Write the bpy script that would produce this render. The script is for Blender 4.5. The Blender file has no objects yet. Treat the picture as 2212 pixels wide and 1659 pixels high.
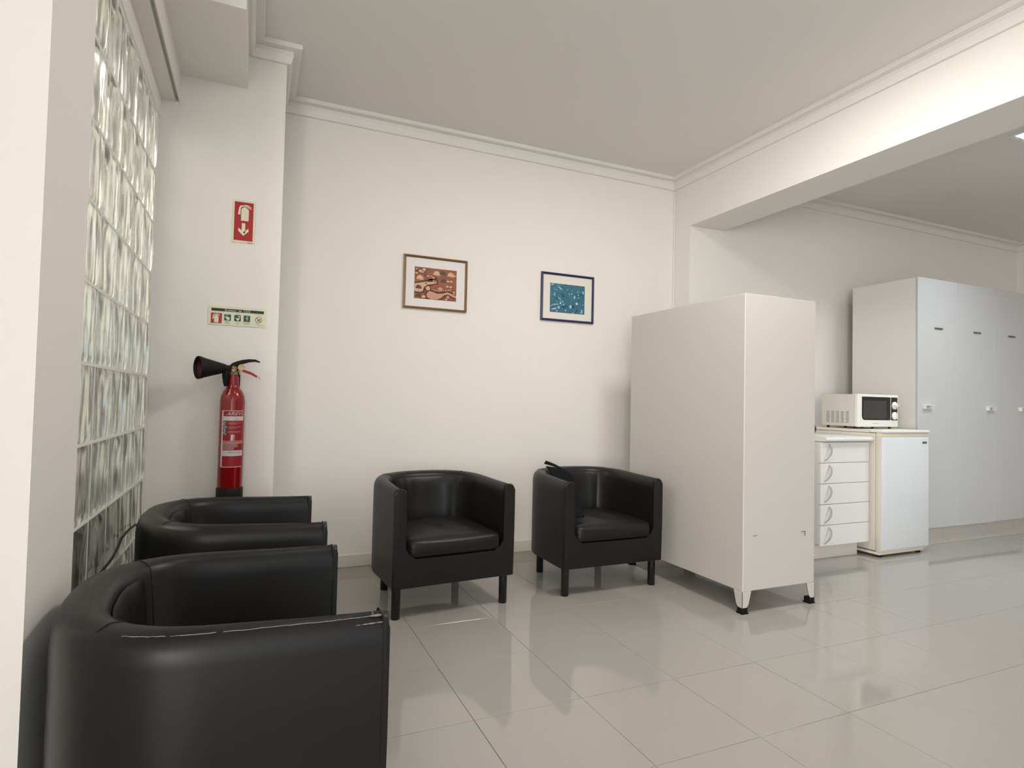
import bpy, bmesh, math, random
from mathutils import Vector, Matrix
S = bpy.context.scene
COL = S.collection
rnd = random.Random(7)
PI = math.pi
# ------------------------------------------------------------------ camera
F_PX = 1277.786
yaw, pit, rol = 0.41281311, 0.03023997, 0.021916
cam = bpy.data.cameras.new('camera'); camo = bpy.data.objects.new('camera', cam); COL.objects.link(camo)
cam.sensor_fit = 'HORIZONTAL'; cam.sensor_width = 36.0; cam.lens = 36.0 * F_PX / 2212.0
cam.clip_start = 0.02
fw = Vector((math.sin(yaw)*math.cos(pit), math.cos(yaw)*math.cos(pit), math.sin(pit)))
rt = Vector((math.cos(yaw), -math.sin(yaw), 0)); up = rt.cross(fw)
r2 = rt*math.cos(rol) + up*math.sin(rol); u2 = -rt*math.sin(rol) + up*math.cos(rol)
camo.matrix_world = Matrix(((r2.x, u2.x, -fw.x, 0), (r2.y, u2.y, -fw.y, 0), (r2.z, u2.z, -fw.z, 1.1), (0, 0, 0, 1)))
S.camera = camo
# ------------------------------------------------------------------ world, lights, exposure
w = bpy.data.worlds.new('world'); S.world = w; w.use_nodes = True
w.node_tree.nodes['Background'].inputs[0].default_value = (0.75, 0.85, 1, 1)
w.node_tree.nodes['Background'].inputs[1].default_value = 0.25
S.view_settings.view_transform = 'Standard'; S.view_settings.look = 'None'
S.view_settings.gamma = 1.0; S.view_settings.use_curve_mapping = False
S.view_settings.exposure = 0.10

def area(name, loc, rot, sx, sy, power, col):
    l = bpy.data.lights.new(name, 'AREA'); l.shape = 'RECTANGLE'; l.size = sx; l.size_y = sy
    l.energy = power; l.color = col
    o = bpy.data.objects.new(name, l); COL.objects.link(o); o.location = loc; o.rotation_euler = rot
    return o
WARM = (1.0, 0.87, 0.74); COOL = (0.90, 0.95, 1.0); NEUT = (1.0, 0.93, 0.86)
CZ = 2.995
LAMPS = [((0.60, 1.90), 3.0, (1.0, 0.98, 0.97)), ((2.05, 1.90), 31.0, (1.0, 0.965, 0.925)), ((4.98, 2.01), 24, (0.87, 0.97, 1.0)), ((4.98, -0.6), 5, (0.9, 0.95, 1.0))]
for (lx, ly), pw, c in LAMPS:
    lo = area('lamp_light', (lx, ly, CZ-0.012), (0, 0, 0), 0.5, 0.5, pw, c)
    if lx > 4: lo.data.spread = math.radians(125)
area('window_daylight', (-1.45, -3.0, 1.4), (0, -PI/2, 0), 1.8, 1.6, 212, (1.0, 0.96, 0.915))
area('rear_fill', (1.0, -3.9, 1.5), (PI/2, 0, 0), 3.0, 1.7, 21, (0.45, 0.80, 1.0))  # added bluish fill from behind the camera, at the rear wall opening
area('corridor_fill', (-1.3, 2.6, 2.6), (0, 0, 0), 0.8, 1.4, 40, (1.0, 0.93, 0.86))  # added lamp, brightens the unseen wall behind the glass blocks

# ------------------------------------------------------------------ materials
def mat(name, col, rough=0.5, metal=0.0, spec=0.5, bump=None, vary=None, trans=0.0, coat=0.0, emit=None, ior=1.45):
    m = bpy.data.materials.new(name); m.use_nodes = True
    nt = m.node_tree; b = nt.nodes['Principled BSDF']
    b.inputs['Base Color'].default_value = (*col, 1); b.inputs['Roughness'].default_value = rough
    b.inputs['Metallic'].default_value = metal; b.inputs['Specular IOR Level'].default_value = spec
    b.inputs['Transmission Weight'].default_value = trans; b.inputs['Coat Weight'].default_value = coat
    b.inputs['IOR'].default_value = ior
    if emit:
        b.inputs['Emission Color'].default_value = (*emit[0], 1); b.inputs['Emission Strength'].default_value = emit[1]
    if bump or vary:
        tc = nt.nodes.new('ShaderNodeTexCoord')
    if bump:
        sc, st, dist = bump[:3]
        n = nt.nodes.new('ShaderNodeTexNoise'); n.inputs['Scale'].default_value = sc; n.inputs['Detail'].default_value = 4
        nt.links.new(tc.outputs['Object'], n.inputs['Vector'])
        bp = nt.nodes.new('ShaderNodeBump'); bp.inputs['Strength'].default_value = st; bp.inputs['Distance'].default_value = dist
        nt.links.new(n.outputs['Fac'], bp.inputs['Height']); nt.links.new(bp.outputs['Normal'], b.inputs['Normal'])
    if vary:
        sc, col2 = vary
        n = nt.nodes.new('ShaderNodeTexNoise'); n.inputs['Scale'].default_value = sc; n.inputs['Detail'].default_value = 5
        nt.links.new(tc.outputs['Object'], n.inputs['Vector'])
        mx = nt.nodes.new('ShaderNodeMix'); mx.data_type = 'RGBA'
        mx.inputs[6].default_value = (*col, 1); mx.inputs[7].default_value = (*col2, 1)
        nt.links.new(n.outputs['Fac'], mx.inputs[0]); nt.links.new(mx.outputs[2], b.inputs['Base Color'])
    return m
M = {}
M['wall'] = mat('wall_paint', (0.84, 0.805, 0.765), 0.6, spec=0.3, bump=(90, 0.15, 0.002), vary=(2.0, (0.86, 0.825, 0.785)))
M['ceil'] = mat('ceiling_paint', (0.78, 0.755, 0.725), 0.7, spec=0.2, bump=(60, 0.1, 0.002))
M['crown'] = mat('crown_paint', (0.82, 0.79, 0.755), 0.5, spec=0.3, bump=(50, 0.05, 0.001))
M['skirt'] = mat('skirting_tile', (0.80, 0.75, 0.66), 0.3, bump=(30, 0.05, 0.001))
M['tile'] = mat('polished_tile', (0.385, 0.362, 0.335), 0.06, spec=0.5, vary=(3.0, (0.405, 0.382, 0.355)), bump=(2.5, 0.006, 0.02))
M['grout'] = mat('grout', (0.22, 0.20, 0.18), 0.8, bump=(200, 0.3, 0.001))
M['leather'] = mat('black_leather', (0.0085, 0.008, 0.008), 0.38, spec=0.34, bump=(260, 0.12, 0.001), vary=(5, (0.013, 0.0115, 0.0105)))
M['seam'] = mat('leather_seam', (0.009, 0.009, 0.009), 0.6, bump=(400, 0.2, 0.001))
M['blackleg'] = mat('black_leg', (0.008, 0.008, 0.008), 0.22, bump=(60, 0.02, 0.001))
M['wear'] = mat('worn_leather', (0.42, 0.38, 0.35), 0.8, bump=(300, 0.4, 0.001), vary=(300, (0.08, 0.07, 0.065)))
M['fabric'] = mat('black_fabric', (0.008, 0.008, 0.010), 0.9, spec=0.15, bump=(500, 0.5, 0.001))
M['steel'] = mat('painted_steel', (0.62, 0.59, 0.56), 0.30, spec=0.5, bump=(8, 0.02, 0.004))
M['steelhighlight'] = mat('steel_highlight', (0.80, 0.76, 0.72), 0.35, bump=(8, 0.02, 0.004))  # paler steel, painted highlight for the cupboard corner
M['dark'] = mat('gap_shade', (0.03, 0.03, 0.03), 0.7, bump=(50, 0.1, 0.001))  # near-black colour for shade in the gap under the fridge body
M['rubber'] = mat('black_rubber', (0.007, 0.007, 0.007), 0.55, spec=0.25, bump=(80, 0.1, 0.001))
M['lam'] = mat('white_laminate', (0.585, 0.585, 0.585), 0.35, bump=(40, 0.03, 0.001), vary=(3, (0.565, 0.565, 0.568)))
M['lamwarm'] = mat('cream_laminate', (0.76, 0.74, 0.71), 0.4, bump=(40, 0.03, 0.001))
M['drawer'] = mat('drawer_laminate', (0.84, 0.83, 0.81), 0.35, bump=(40, 0.03, 0.001))
M['plinth'] = mat('plinth_tile', (0.62, 0.60, 0.57), 0.35, bump=(40, 0.03, 0.001), vary=(8, (0.56, 0.54, 0.50)))
M['handle'] = mat('grey_handle', (0.62, 0.61, 0.60), 0.3, metal=0.6, bump=(60, 0.02, 0.001))
M['slotdark'] = mat('slot_handle', (0.16, 0.155, 0.15), 0.4, metal=0.5, bump=(60, 0.02, 0.001))
M['beige'] = mat('aged_plastic', (0.80, 0.755, 0.66), 0.45, bump=(60, 0.03, 0.001), vary=(6, (0.76, 0.71, 0.61)))
M['cream'] = mat('cream_plastic', (0.87, 0.81, 0.62), 0.4, bump=(60, 0.02, 0.001))
M['fridge'] = mat('fridge_enamel', (0.76, 0.79, 0.82), 0.16, coat=0.3, bump=(20, 0.01, 0.001))
M['whitepl'] = mat('white_plastic', (0.88, 0.87, 0.83), 0.35, bump=(60, 0.02, 0.001))
M['mwside'] = mat('microwave_side', (0.70, 0.66, 0.60), 0.4, bump=(60, 0.02, 0.001))
M['blackgl'] = mat('black_glass', (0.012, 0.012, 0.012), 0.12, bump=(5, 0.005, 0.001))
M['mesh'] = mat('door_mesh', (0.045, 0.042, 0.04), 0.35, bump=(400, 0.2, 0.001))
M['greylabel'] = mat('grey_badge', (0.10, 0.105, 0.11), 0.4, bump=(60, 0.02, 0.001))
M['red'] = mat('red_enamel', (0.25, 0.004, 0.006), 0.2, coat=0.25, bump=(10, 0.01, 0.001))
M['redhorn'] = mat('dark_red', (0.10, 0.004, 0.008), 0.5, bump=(10, 0.01, 0.001))
M['redtag'] = mat('red_tag', (0.35, 0.02, 0.015), 0.5, bump=(80, 0.05, 0.001))
M['brass'] = mat('brass', (0.62, 0.42, 0.16), 0.3, metal=1.0, bump=(80, 0.1, 0.001))
M['oldbrass'] = mat('old_brass', (0.30, 0.23, 0.14), 0.45, metal=0.8, bump=(120, 0.4, 0.002))
M['yellow'] = mat('yellow_ring', (0.75, 0.47, 0.13), 0.4, bump=(80, 0.05, 0.001))
M['lblred'] = mat('label_red', (0.30, 0.008, 0.012), 0.4, bump=(80, 0.02, 0.001))
M['lblwhite'] = mat('label_white', (0.62, 0.56, 0.56), 0.45, bump=(80, 0.02, 0.001))
M['lblpink'] = mat('label_pink', (0.36, 0.15, 0.15), 0.45, bump=(80, 0.02, 0.001))
M['lum'] = mat('luminescent_card', (0.74, 0.74, 0.56), 0.4, bump=(80, 0.02, 0.001))
M['signred'] = mat('sign_red', (0.42, 0.012, 0.018), 0.4, bump=(80, 0.02, 0.001))
M['signgreen'] = mat('sign_green', (0.025, 0.075, 0.045), 0.4, bump=(80, 0.02, 0.001))
M['signblack'] = mat('sign_black', (0.012, 0.01, 0.008), 0.4, bump=(80, 0.02, 0.001))
M['signbrown'] = mat('sign_brown', (0.22, 0.05, 0.03), 0.4, bump=(80, 0.02, 0.001))
M['goldframe'] = mat('bronze_frame', (0.26, 0.17, 0.085), 0.35, metal=0.55, bump=(60, 0.1, 0.001))
M['navy'] = mat('navy_frame', (0.018, 0.030, 0.095), 0.35, bump=(60, 0.05, 0.001))
M['matw'] = mat('mount_white', (0.80, 0.76, 0.74), 0.6, bump=(200, 0.05, 0.001))
M['matc'] = mat('mount_cream', (0.80, 0.75, 0.67), 0.6, bump=(200, 0.05, 0.001))
def art(name, a, b, c, sc): 
    m = mat(name, a, 0.5, vary=(sc, b), bump=(80, 0.02, 0.001)); return m
M['a_base'] = art('print_sienna', (0.17, 0.035, 0.015), (0.38, 0.14, 0.06), 0, 22)
M['a_dark'] = mat('print_umber', (0.085, 0.018, 0.012), 0.5, bump=(80, 0.02, 0.001))
M['a_cream'] = art('print_cream', (0.70, 0.48, 0.26), (0.62, 0.36, 0.22), 0, 30)
M['a_pink'] = art('print_pink', (0.62, 0.33, 0.22), (0.52, 0.28, 0.17), 0, 30)
M['a_grey'] = mat('print_grey', (0.075, 0.055, 0.045), 0.5, bump=(80, 0.02, 0.001))
M['b_base'] = art('print_teal', (0.012, 0.095, 0.16), (0.07, 0.21, 0.30), 0, 35)
M['b_dark'] = mat('print_deep_blue', (0.008, 0.05, 0.10), 0.5, bump=(80, 0.02, 0.001))
M['b_pale'] = mat('print_pale_green', (0.42, 0.62, 0.58), 0.5, bump=(80, 0.02, 0.001))
M['b_mid'] = mat('print_mid_blue', (0.13, 0.34, 0.43), 0.5, bump=(80, 0.02, 0.001))
M['mortar'] = mat('white_mortar', (0.80, 0.80, 0.74), 0.6, bump=(80, 0.1, 0.001))
M['diff'] = mat('lamp_diffuser', (0.9, 0.9, 0.9), 0.4, emit=((0.85, 0.92, 1.0), 3.0), bump=(30, 0.02, 0.001))
M['diffwarm'] = mat('lamp_diffuser_warm', (0.9, 0.9, 0.9), 0.4, emit=((1.0, 0.88, 0.76), 3.0), bump=(30, 0.02, 0.001))
M['louvre'] = mat('louvre_mirror', (0.75, 0.78, 0.85), 0.15, metal=1.0, bump=(30, 0.02, 0.001))
M['corridor'] = mat('corridor_paint', (0.62, 0.64, 0.58), 0.7, bump=(60, 0.05, 0.001))
M['darkwood'] = mat('dark_panel', (0.035, 0.04, 0.035), 0.5, bump=(30, 0.1, 0.001))
M['cable'] = mat('cable_black', (0.006, 0.006, 0.006), 0.5, bump=(80, 0.02, 0.001))
# rippled glass
def glassmat():
    m = mat('rippled_glass', (0.96, 0.98, 0.94), 0.17, trans=1.0, ior=1.5)
    nt = m.node_tree; b = nt.nodes['Principled BSDF']
    tc = nt.nodes.new('ShaderNodeTexCoord'); mp = nt.nodes.new('ShaderNodeMapping'); mp.inputs['Scale'].default_value = (1, 1, 0.35)
    n = nt.nodes.new('ShaderNodeTexNoise'); n.inputs['Scale'].default_value = 13; n.inputs['Detail'].default_value = 0.5
    n.inputs['Distortion'].default_value = 0.6
    bp = nt.nodes.new('ShaderNodeBump'); bp.inputs['Strength'].default_value = 0.6; bp.inputs['Distance'].default_value = 0.012
    nt.links.new(tc.outputs['Object'], mp.inputs[0]); nt.links.new(mp.outputs[0], n.inputs['Vector'])
    nt.links.new(n.outputs['Fac'], bp.inputs['Height']); nt.links.new(bp.outputs['Normal'], b.inputs['Normal'])
    return m
M['glass'] = glassmat()

# ------------------------------------------------------------------ helpers
def finish(name, bm, m, parent=None, smooth=None):
    me = bpy.data.meshes.new(name)
    bmesh.ops.recalc_face_normals(bm, faces=bm.faces)
    if smooth:
        for f in bm.faces: f.smooth = True
        for e in bm.edges:
            if len(e.link_faces) == 2 and e.calc_face_angle(0) > smooth: e.smooth = False
    bm.to_mesh(me); bm.free()
    ms = m if isinstance(m, (list, tuple)) else [m]
    for x in ms: me.materials.append(M[x])
    o = bpy.data.objects.new(name, me); COL.objects.link(o)
    if parent is not None: o.parent = parent
    return o
def empty(name, loc=(0, 0, 0), rz=0.0, parent=None):
    o = bpy.data.objects.new(name, None); COL.objects.link(o); o.location = loc; o.rotation_euler = (0, 0, rz)
    o.empty_display_size = 0.1
    if parent is not None: o.parent = parent
    return o
def tag(o, label=None, cat=None, group=None, kind=None):
    if label: o['label'] = label
    if cat: o['category'] = cat
    if group: o['group'] = group
    if kind: o['kind'] = kind
    return o
def dup(root, loc, rz, label=None):
    r = root.copy(); COL.objects.link(r); r.location = loc; r.rotation_euler = (0, 0, rz)
    if label: r['label'] = label
    for ch in [c for c in bpy.data.objects if c.parent == root]:
        c = ch.copy(); COL.objects.link(c); c.parent = r
        for g in [g for g in bpy.data.objects if g.parent == ch]:
            d = g.copy(); COL.objects.link(d); d.parent = c
    return r
def bx(bm, x0, x1, y0, y1, z0, z1, bev=0.0, seg=2, mi=0):
    vs = [bm.verts.new(p) for p in ((x0,y0,z0),(x1,y0,z0),(x1,y1,z0),(x0,y1,z0),(x0,y0,z1),(x1,y0,z1),(x1,y1,z1),(x0,y1,z1))]
    fs = [bm.faces.new([vs[i] for i in q]) for q in ((0,3,2,1),(4,5,6,7),(0,1,5,4),(1,2,6,5),(2,3,7,6),(3,0,4,7))]
    for f in fs: f.material_index = mi
    if bev > 0:
        es = list({e for f in fs for e in f.edges})
        bmesh.ops.bevel(bm, geom=es, offset=bev, segments=seg, affect='EDGES', profile=0.5)
    return vs
def box(name, m, x0, x1, y0, y1, z0, z1, parent=None, bev=0.0, seg=2):
    bm = bmesh.new(); bx(bm, x0, x1, y0, y1, z0, z1, bev, seg)
    return finish(name, bm, m, parent, smooth=0.6 if bev > 0.003 else None)
def lathe(bm, prof, c=(0, 0, 0), seg=32, axis='Z', mat4=None, mi=0):
    rings = []
    for r, z in prof:
        ring = []
        for i in range(seg):
            a = 2*PI*i/seg
            v = Vector((r*math.cos(a), r*math.sin(a), z))
            if mat4 is not None: v = mat4 @ v
            else: v = v + Vector(c)
            ring.append(bm.verts.new(v))
        rings.append(ring)
    for a, b in zip(rings, rings[1:]):
        for i in range(seg):
            f = bm.faces.new((a[i], a[(i+1) % seg], b[(i+1) % seg], b[i])); f.material_index = mi
    for rg in (rings[0], rings[-1]):
        try:
            f = bm.faces.new(rg); f.material_index = mi
        except Exception: pass
    return rings
def tube(bm, pts, r, seg=8, rfun=None, flat=1.0):
    pts = [Vector(p) for p in pts]; rings = []
    prev = None
    for i, p in enumerate(pts):
        t = (pts[min(i+1, len(pts)-1)] - pts[max(i-1, 0)]).normalized()
        if prev is None:
            ref = Vector((0, 0, 1)) if abs(t.z) < 0.9 else Vector((1, 0, 0)); n = (ref - t*ref.dot(t)).normalized()
        else:
            n = (prev - t*prev.dot(t)).normalized()
        prev = n; b = t.cross(n); rr = rfun(i/(len(pts)-1)) if rfun else r
        rings.append([bm.verts.new(p + n*rr*math.cos(2*PI*k/seg) + b*rr*flat*math.sin(2*PI*k/seg)) for k in range(seg)])
    for a, b in zip(rings, rings[1:]):
        for i in range(seg): bm.faces.new((a[i], a[(i+1) % seg], b[(i+1) % seg], b[i]))
    bm.faces.new(rings[0]); bm.faces.new(rings[-1])
def bez(p0, p1, p2, p3, n=12):
    p0, p1, p2, p3 = map(Vector, (p0, p1, p2, p3))
    return [(1-t)**3*p0 + 3*(1-t)**2*t*p1 + 3*(1-t)*t*t*p2 + t**3*p3 for t in [i/n for i in range(n+1)]]
def prism(bm, pts, fn, d0, d1, mi=0):
    """pts 2D polygon; fn(u, v, d) -> 3D."""
    a = [bm.verts.new(fn(u, v, d0)) for u, v in pts]; b = [bm.verts.new(fn(u, v, d1)) for u, v in pts]
    f = bm.faces.new(a); f.material_index = mi; f = bm.faces.new(b); f.material_index = mi
    n = len(pts)
    for i in range(n):
        f = bm.faces.new((a[i], a[(i+1) % n], b[(i+1) % n], b[i])); f.material_index = mi
def text_polys(s, size, shear=0.0, space=1.0):
    cu = bpy.data.curves.new('t', 'FONT'); cu.body = s; cu.size = size; cu.shear = shear; cu.space_character = space
    cu.align_x = 'CENTER'; cu.align_y = 'CENTER'; cu.resolution_u = 3
    o = bpy.data.objects.new('t', cu)
    me = bpy.data.meshes.new_from_object(o)
    V = [v.co.copy() for v in me.vertices]; P = [list(p.vertices) for p in me.polygons]
    bpy.data.objects.remove(o); bpy.data.curves.remove(cu); bpy.data.meshes.remove(me)
    return V, P
def add_text(bm, s, size, fn, mi, u0=0, v0=0, d=0, bold=0, **k):
    V, P = text_polys(s, size, **k)
    vs = [bm.verts.new(fn(v.x+u0, v.y+v0, d)) for v in V]
    for p in P:
        try:
            f = bm.faces.new([vs[i] for i in p]); f.material_index = mi
        except Exception: pass

# ------------------------------------------------------------------ structure
XR, D, DP, XP, XL, XG = 3.209, 3.99, 3.41, 0.115, -0.396, -0.468
BZ, BX1, KY, KX, RY = 2.562, 3.55, 3.79, 7.83, -4.0
floor = tag(empty('floor'), kind='structure')
box('screed', 'grout', -2.0, 8.0, RY-0.1, 4.1, -0.08, -0.0025, floor)
TX, TY = 0.4275, 0.443
tile_cache = {}
xs0, ys0 = 0.7355 - 3*TX, 1.498 - 3*TY
def tile_mesh(wd, dp):
    key = (round(wd, 4), round(dp, 4))
    if key in tile_cache: return tile_cache[key]
    bm = bmesh.new(); g = 0.0009; c = 0.0007
    x0, x1, y0, y1 = g, wd-g, g, dp-g
    lo = [bm.verts.new(p) for p in ((x0,y0,-0.003),(x1,y0,-0.003),(x1,y1,-0.003),(x0,y1,-0.003))]
    mid = [bm.verts.new(p) for p in ((x0,y0,-c),(x1,y0,-c),(x1,y1,-c),(x0,y1,-c))]
    hi = [bm.verts.new(p) for p in ((x0+c,y0+c,0),(x1-c,y0+c,0),(x1-c,y1-c,0),(x0+c,y1-c,0))]
    bm.faces.new(hi)
    for i in range(4):
        j = (i+1) % 4
        bm.faces.new((lo[i], lo[j], mid[j], mid[i])); bm.faces.new((mid[i], mid[j], hi[j], hi[i]))
    bmesh.ops.recalc_face_normals(bm, faces=bm.faces)
    me = bpy.data.meshes.new('floor_tile'); bm.to_mesh(me); bm.free(); me.materials.append(M['tile'])
    tile_cache[key] = me; return me
def add_tiles(xa, xb, ya, yb):
    i0 = math.floor((xa-xs0)/TX); i1 = math.ceil((xb-xs0)/TX)
    j0 = math.floor((ya-ys0)/TY); j1 = math.ceil((yb-ys0)/TY)
    for i in range(i0, i1):
        for j in range(j0, j1):
            x0 = max(xa, xs0+i*TX); x1 = min(xb, xs0+(i+1)*TX); y0 = max(ya, ys0+j*TY); y1 = min(yb, ys0+(j+1)*TY)
            if x1-x0 < 0.01 or y1-y0 < 0.01: continue
            o = bpy.data.objects.new('floor_tile', tile_mesh(x1-x0, y1-y0)); COL.objects.link(o)
            o.parent = floor; o.location = (x0, y0, 0)
            o.rotation_euler = (rnd.uniform(-1, 1)*0.0007, rnd.uniform(-1, 1)*0.0007, 0)
add_tiles(XL-0.08, XR, ys0, D)
add_tiles(XR, KX, ys0, KY)
bm = bmesh.new()
bx(bm, -2.0, 8.0, RY, ys0, -0.004, 0.0); bx(bm, -2.0, XL-0.08, ys0, 4.0, -0.004, 0.0)
finish('outer_floor', bm, 'tile', floor)

tag(box('ceiling', 'ceil', -2.0, 8.0, RY-0.1, 4.1, CZ, CZ+0.1), kind='structure')
bm = bmesh.new(); bx(bm, XP, XR+0.0, D, D+0.12, 0, CZ); tag(finish('wall_back', bm, 'wall'), kind='structure')
tag(box('wall_pier', 'wall', -0.60, XP, DP, D+0.12, 0, CZ), kind='structure')
bm = bmesh.new(); bx(bm, XR, KX+0.1, KY, D+0.12, 0, CZ); tag(finish('wall_kitchen', bm, 'wall'), kind='structure')
bm = bmesh.new(); bx(bm, XR, BX1, RY, KY, BZ, CZ); tag(finish('wall_beam', bm, 'wall'), kind='structure')
tag(box('wall_right', 'wall', KX, KX+0.12, RY, KY, 0, CZ), kind='structure')
tag(box('wall_column', 'wall', -1.5, XL, 1.455, 1.79, 0, CZ), kind='structure')
tag(box('wall_left', 'wall', -1.62, -1.5, RY, 1.79, 0, CZ), kind='structure')
# rear wall with a window opening
bm = bmesh.new()
bx(bm, -1.62, -0.5, RY-0.12, RY, 0, CZ); bx(bm, 2.5, KX+0.1, RY-0.12, RY, 0, CZ)
bx(bm, -0.5, 2.5, RY-0.12, RY, 0, 0.65); bx(bm, -0.5, 2.5, RY-0.12, RY, 2.35, CZ)
tag(finish('wall_rear', bm, 'wall'), kind='structure')
# boxed duct in the corner above the pier, and the lintel over the glass blocks
bm = bmesh.new(); bx(bm, -0.386, -0.076, 2.706, DP, 2.73, CZ); tag(finish('wall_duct', bm, 'wall'), kind='structure')
bm = bmesh.new()
bx(bm, -0.60, -0.405, 1.79, DP, 2.585, CZ); bx(bm, -0.405, -0.390, 1.79, DP, 2.612, CZ); bx(bm, -0.390, -0.386, 1.79, DP, 2.590, CZ); bx(bm, -0.60, XG, 1.79, DP, 2.487, 2.585)
tag(finish('wall_lintel', bm, 'wall'), kind='structure')
# corridor behind the glass blocks
bm = bmesh.new()
bx(bm, -1.98, -1.9, 1.79, 4.0, 0, CZ); bx(bm, -1.9, -0.60, 3.9, 4.0, 0, CZ); bx(bm, -1.98, -1.62, 1.70, 1.79, 0, CZ)
tag(finish('wall_corridor', bm, 'corridor'), kind='structure')

# crown moulding ---------------------------------------------------
PROF = [(0, -0.090), (0.018, -0.090), (0.020, -0.087), (0.033, -0.046), (0.030, -0.042), (0.030, -0.026), (0.070, -0.024), (0.074, -0.020), (0.074, 0.0), (0, 0.0)]
def crown(name, path, side):
    """path: 2D points on the wall line; side +1 if the room is left of the travel direction."""
    P = [Vector(p) for p in path]; n = len(P); bm = bmesh.new(); rings = []
    for i in range(n):
        d1 = (P[i]-P[i-1]).normalized() if i > 0 else (P[1]-P[0]).normalized()
        d2 = (P[i+1]-P[i]).normalized() if i < n-1 else d1
        n1 = Vector((-d1.y, d1.x))*side; n2 = Vector((-d2.y, d2.x))*side
        mtr = (n1+n2); k = 1.0/max(0.2, (1+n1.dot(n2))); mtr = mtr*k
        rings.append([bm.verts.new((P[i].x+mtr.x*o, P[i].y+mtr.y*o, CZ+z)) for o, z in PROF])
    m = len(PROF)
    for a, b in zip(rings, rings[1:]):
        for k in range(m): bm.faces.new((a[k], a[(k+1) % m], b[(k+1) % m], b[k]))
    bm.faces.new(rings[0]); bm.faces.new(rings[-1])
    return tag(finish(name, bm, 'crown'), kind='structure')
crown('trim_1', [(XR, RY), (XR, D), (XP, D), (XP, DP), (-0.076, DP), (-0.076, 2.706), (XL, 2.706), (XL, 1.455), (-1.5, 1.455), (-1.5, RY)], +1)
crown('trim_2', [(BX1, RY), (BX1, KY), (KX, KY), (KX, RY)], -1)
bm = bmesh.new(); bx(bm, XR-0.012, XR, D-0.012, D, 0.082, CZ-0.09, 0.003, 1); tag(finish('trim_3', bm, 'crown'), kind='structure')
# baseboards -------------------------------------------------------
def board(name, x0, x1, y0, y1):
    bm = bmesh.new(); bx(bm, x0, x1, y0, y1, 0.0, 0.082, 0.003, 1)
    return tag(finish(name, bm, 'skirt'), kind='structure')
board('baseboard_back', XP, XR, D-0.012, D)
board('baseboard_pier', XG, XP, DP-0.012, DP)
board('baseboard_right', XR-0.012, XR, KY, D-0.012)
board('baseboard_kitchen', XR, 3.70, KY-0.012, KY)
board('baseboard_column', -1.5, XL, 1.443, 1.455)

# glass block window -----------------------------------------------
win = tag(empty('window_1'), kind='structure')
yj = [3.342-0.2585*k for k in range(7)]; zj = [0.19+0.2497*k for k in range(9)] + [2.478]
XB = -0.548
bm = bmesh.new()
bx(bm, XB+0.002, XG-0.002, 1.79, DP, 0, zj[0]-0.005); bx(bm, XB+0.002, XG-0.002, yj[0]+0.005, DP, zj[0]-0.005, 2.487)
bx(bm, XB+0.002, XG-0.002, 1.79, yj[0]+0.005, zj[-1]+0.005, 2.487)
finish('surround', bm, 'mortar', win)
bm = bmesh.new()
for y in yj: bx(bm, XB+0.006, XG-0.004, y-0.005, y+0.005, zj[0]-0.005, zj[-1]+0.005)
for z in zj:
    for a, b in zip(yj, yj[1:]): bx(bm, XB+0.006, XG-0.004, b+0.005, a-0.005, z-0.005, z+0.005)
finish('mortar_grid', bm, 'mortar', win)
def block_mesh(seed):
    r = random.Random(seed); bm = bmesh.new(); ny, nz = 16, 18
    hy, hz, hx = 0.1235, 0.119, 0.038
    streaks = [(r.uniform(-1, 1), r.uniform(-0.9, 0.9), r.uniform(-0.9, 0.9), r.uniform(0.10, 0.2), r.uniform(0.3, 0.8), r.choice((-1, 1, 1))) for _ in range(9)]
    def h(u, v):
        s = 0
        for u0, v0, sl, wd, ln, sg in streaks:
            du = u-u0-0.25*sl*(v-v0); s += sg*math.exp(-(du/wd)**2-((v-v0)/ln)**2)
        e = min(1, (1-abs(u))*7)*min(1, (1-abs(v))*7)
        return s*0.0036*e - 0.0025*(1-min(1, (1-abs(u))*9))-0.0025*(1-min(1, (1-abs(v))*9))
    for sx in (1, -1):
        g = [[bm.verts.new((sx*(hx+h(-1+2*i/ny, -1+2*j/nz)*(1 if sx > 0 else .8)), hy*(-1+2*i/ny), hz*(-1+2*j/nz))) for j in range(nz+1)] for i in range(ny+1)]
        for i in range(ny):
            for j in range(nz): bm.faces.new((g[i][j], g[i+1][j], g[i+1][j+1], g[i][j+1]))
        rim = [g[i][0] for i in range(ny+1)] + [g[ny][j] for j in range(1, nz+1)] + [g[i][nz] for i in range(ny-1, -1, -1)] + [g[0][j] for j in range(nz-1, 0, -1)]
        if sx > 0: R1 = rim
        else: R2 = rim
    for i in range(len(R1)):
        j = (i+1) % len(R1); bm.faces.new((R1[i], R1[j], R2[j], R2[i]))
    bmesh.ops.recalc_face_normals(bm, faces=bm.faces)
    for f in bm.faces: f.smooth = True
    for e in bm.edges:
        if e.calc_face_angle(0) > 0.9: e.smooth = False
    me = bpy.data.meshes.new('glass_block'); bm.to_mesh(me); bm.free(); me.materials.append(M['glass']); return me
bms = [block_mesh(k) for k in range(4)]
for i in range(6):
    for j in range(9):
        o = bpy.data.objects.new('glass_block', bms[(i*3+j*2+(i*j) % 3) % 4]); COL.objects.link(o); o.parent = win
        o.location = ((XB+XG)/2, (yj[i]+yj[i+1])/2, (zj[j]+zj[j+1])/2); o.scale = (1, 1, (zj[j+1]-zj[j]-0.0105)/0.239)
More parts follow.
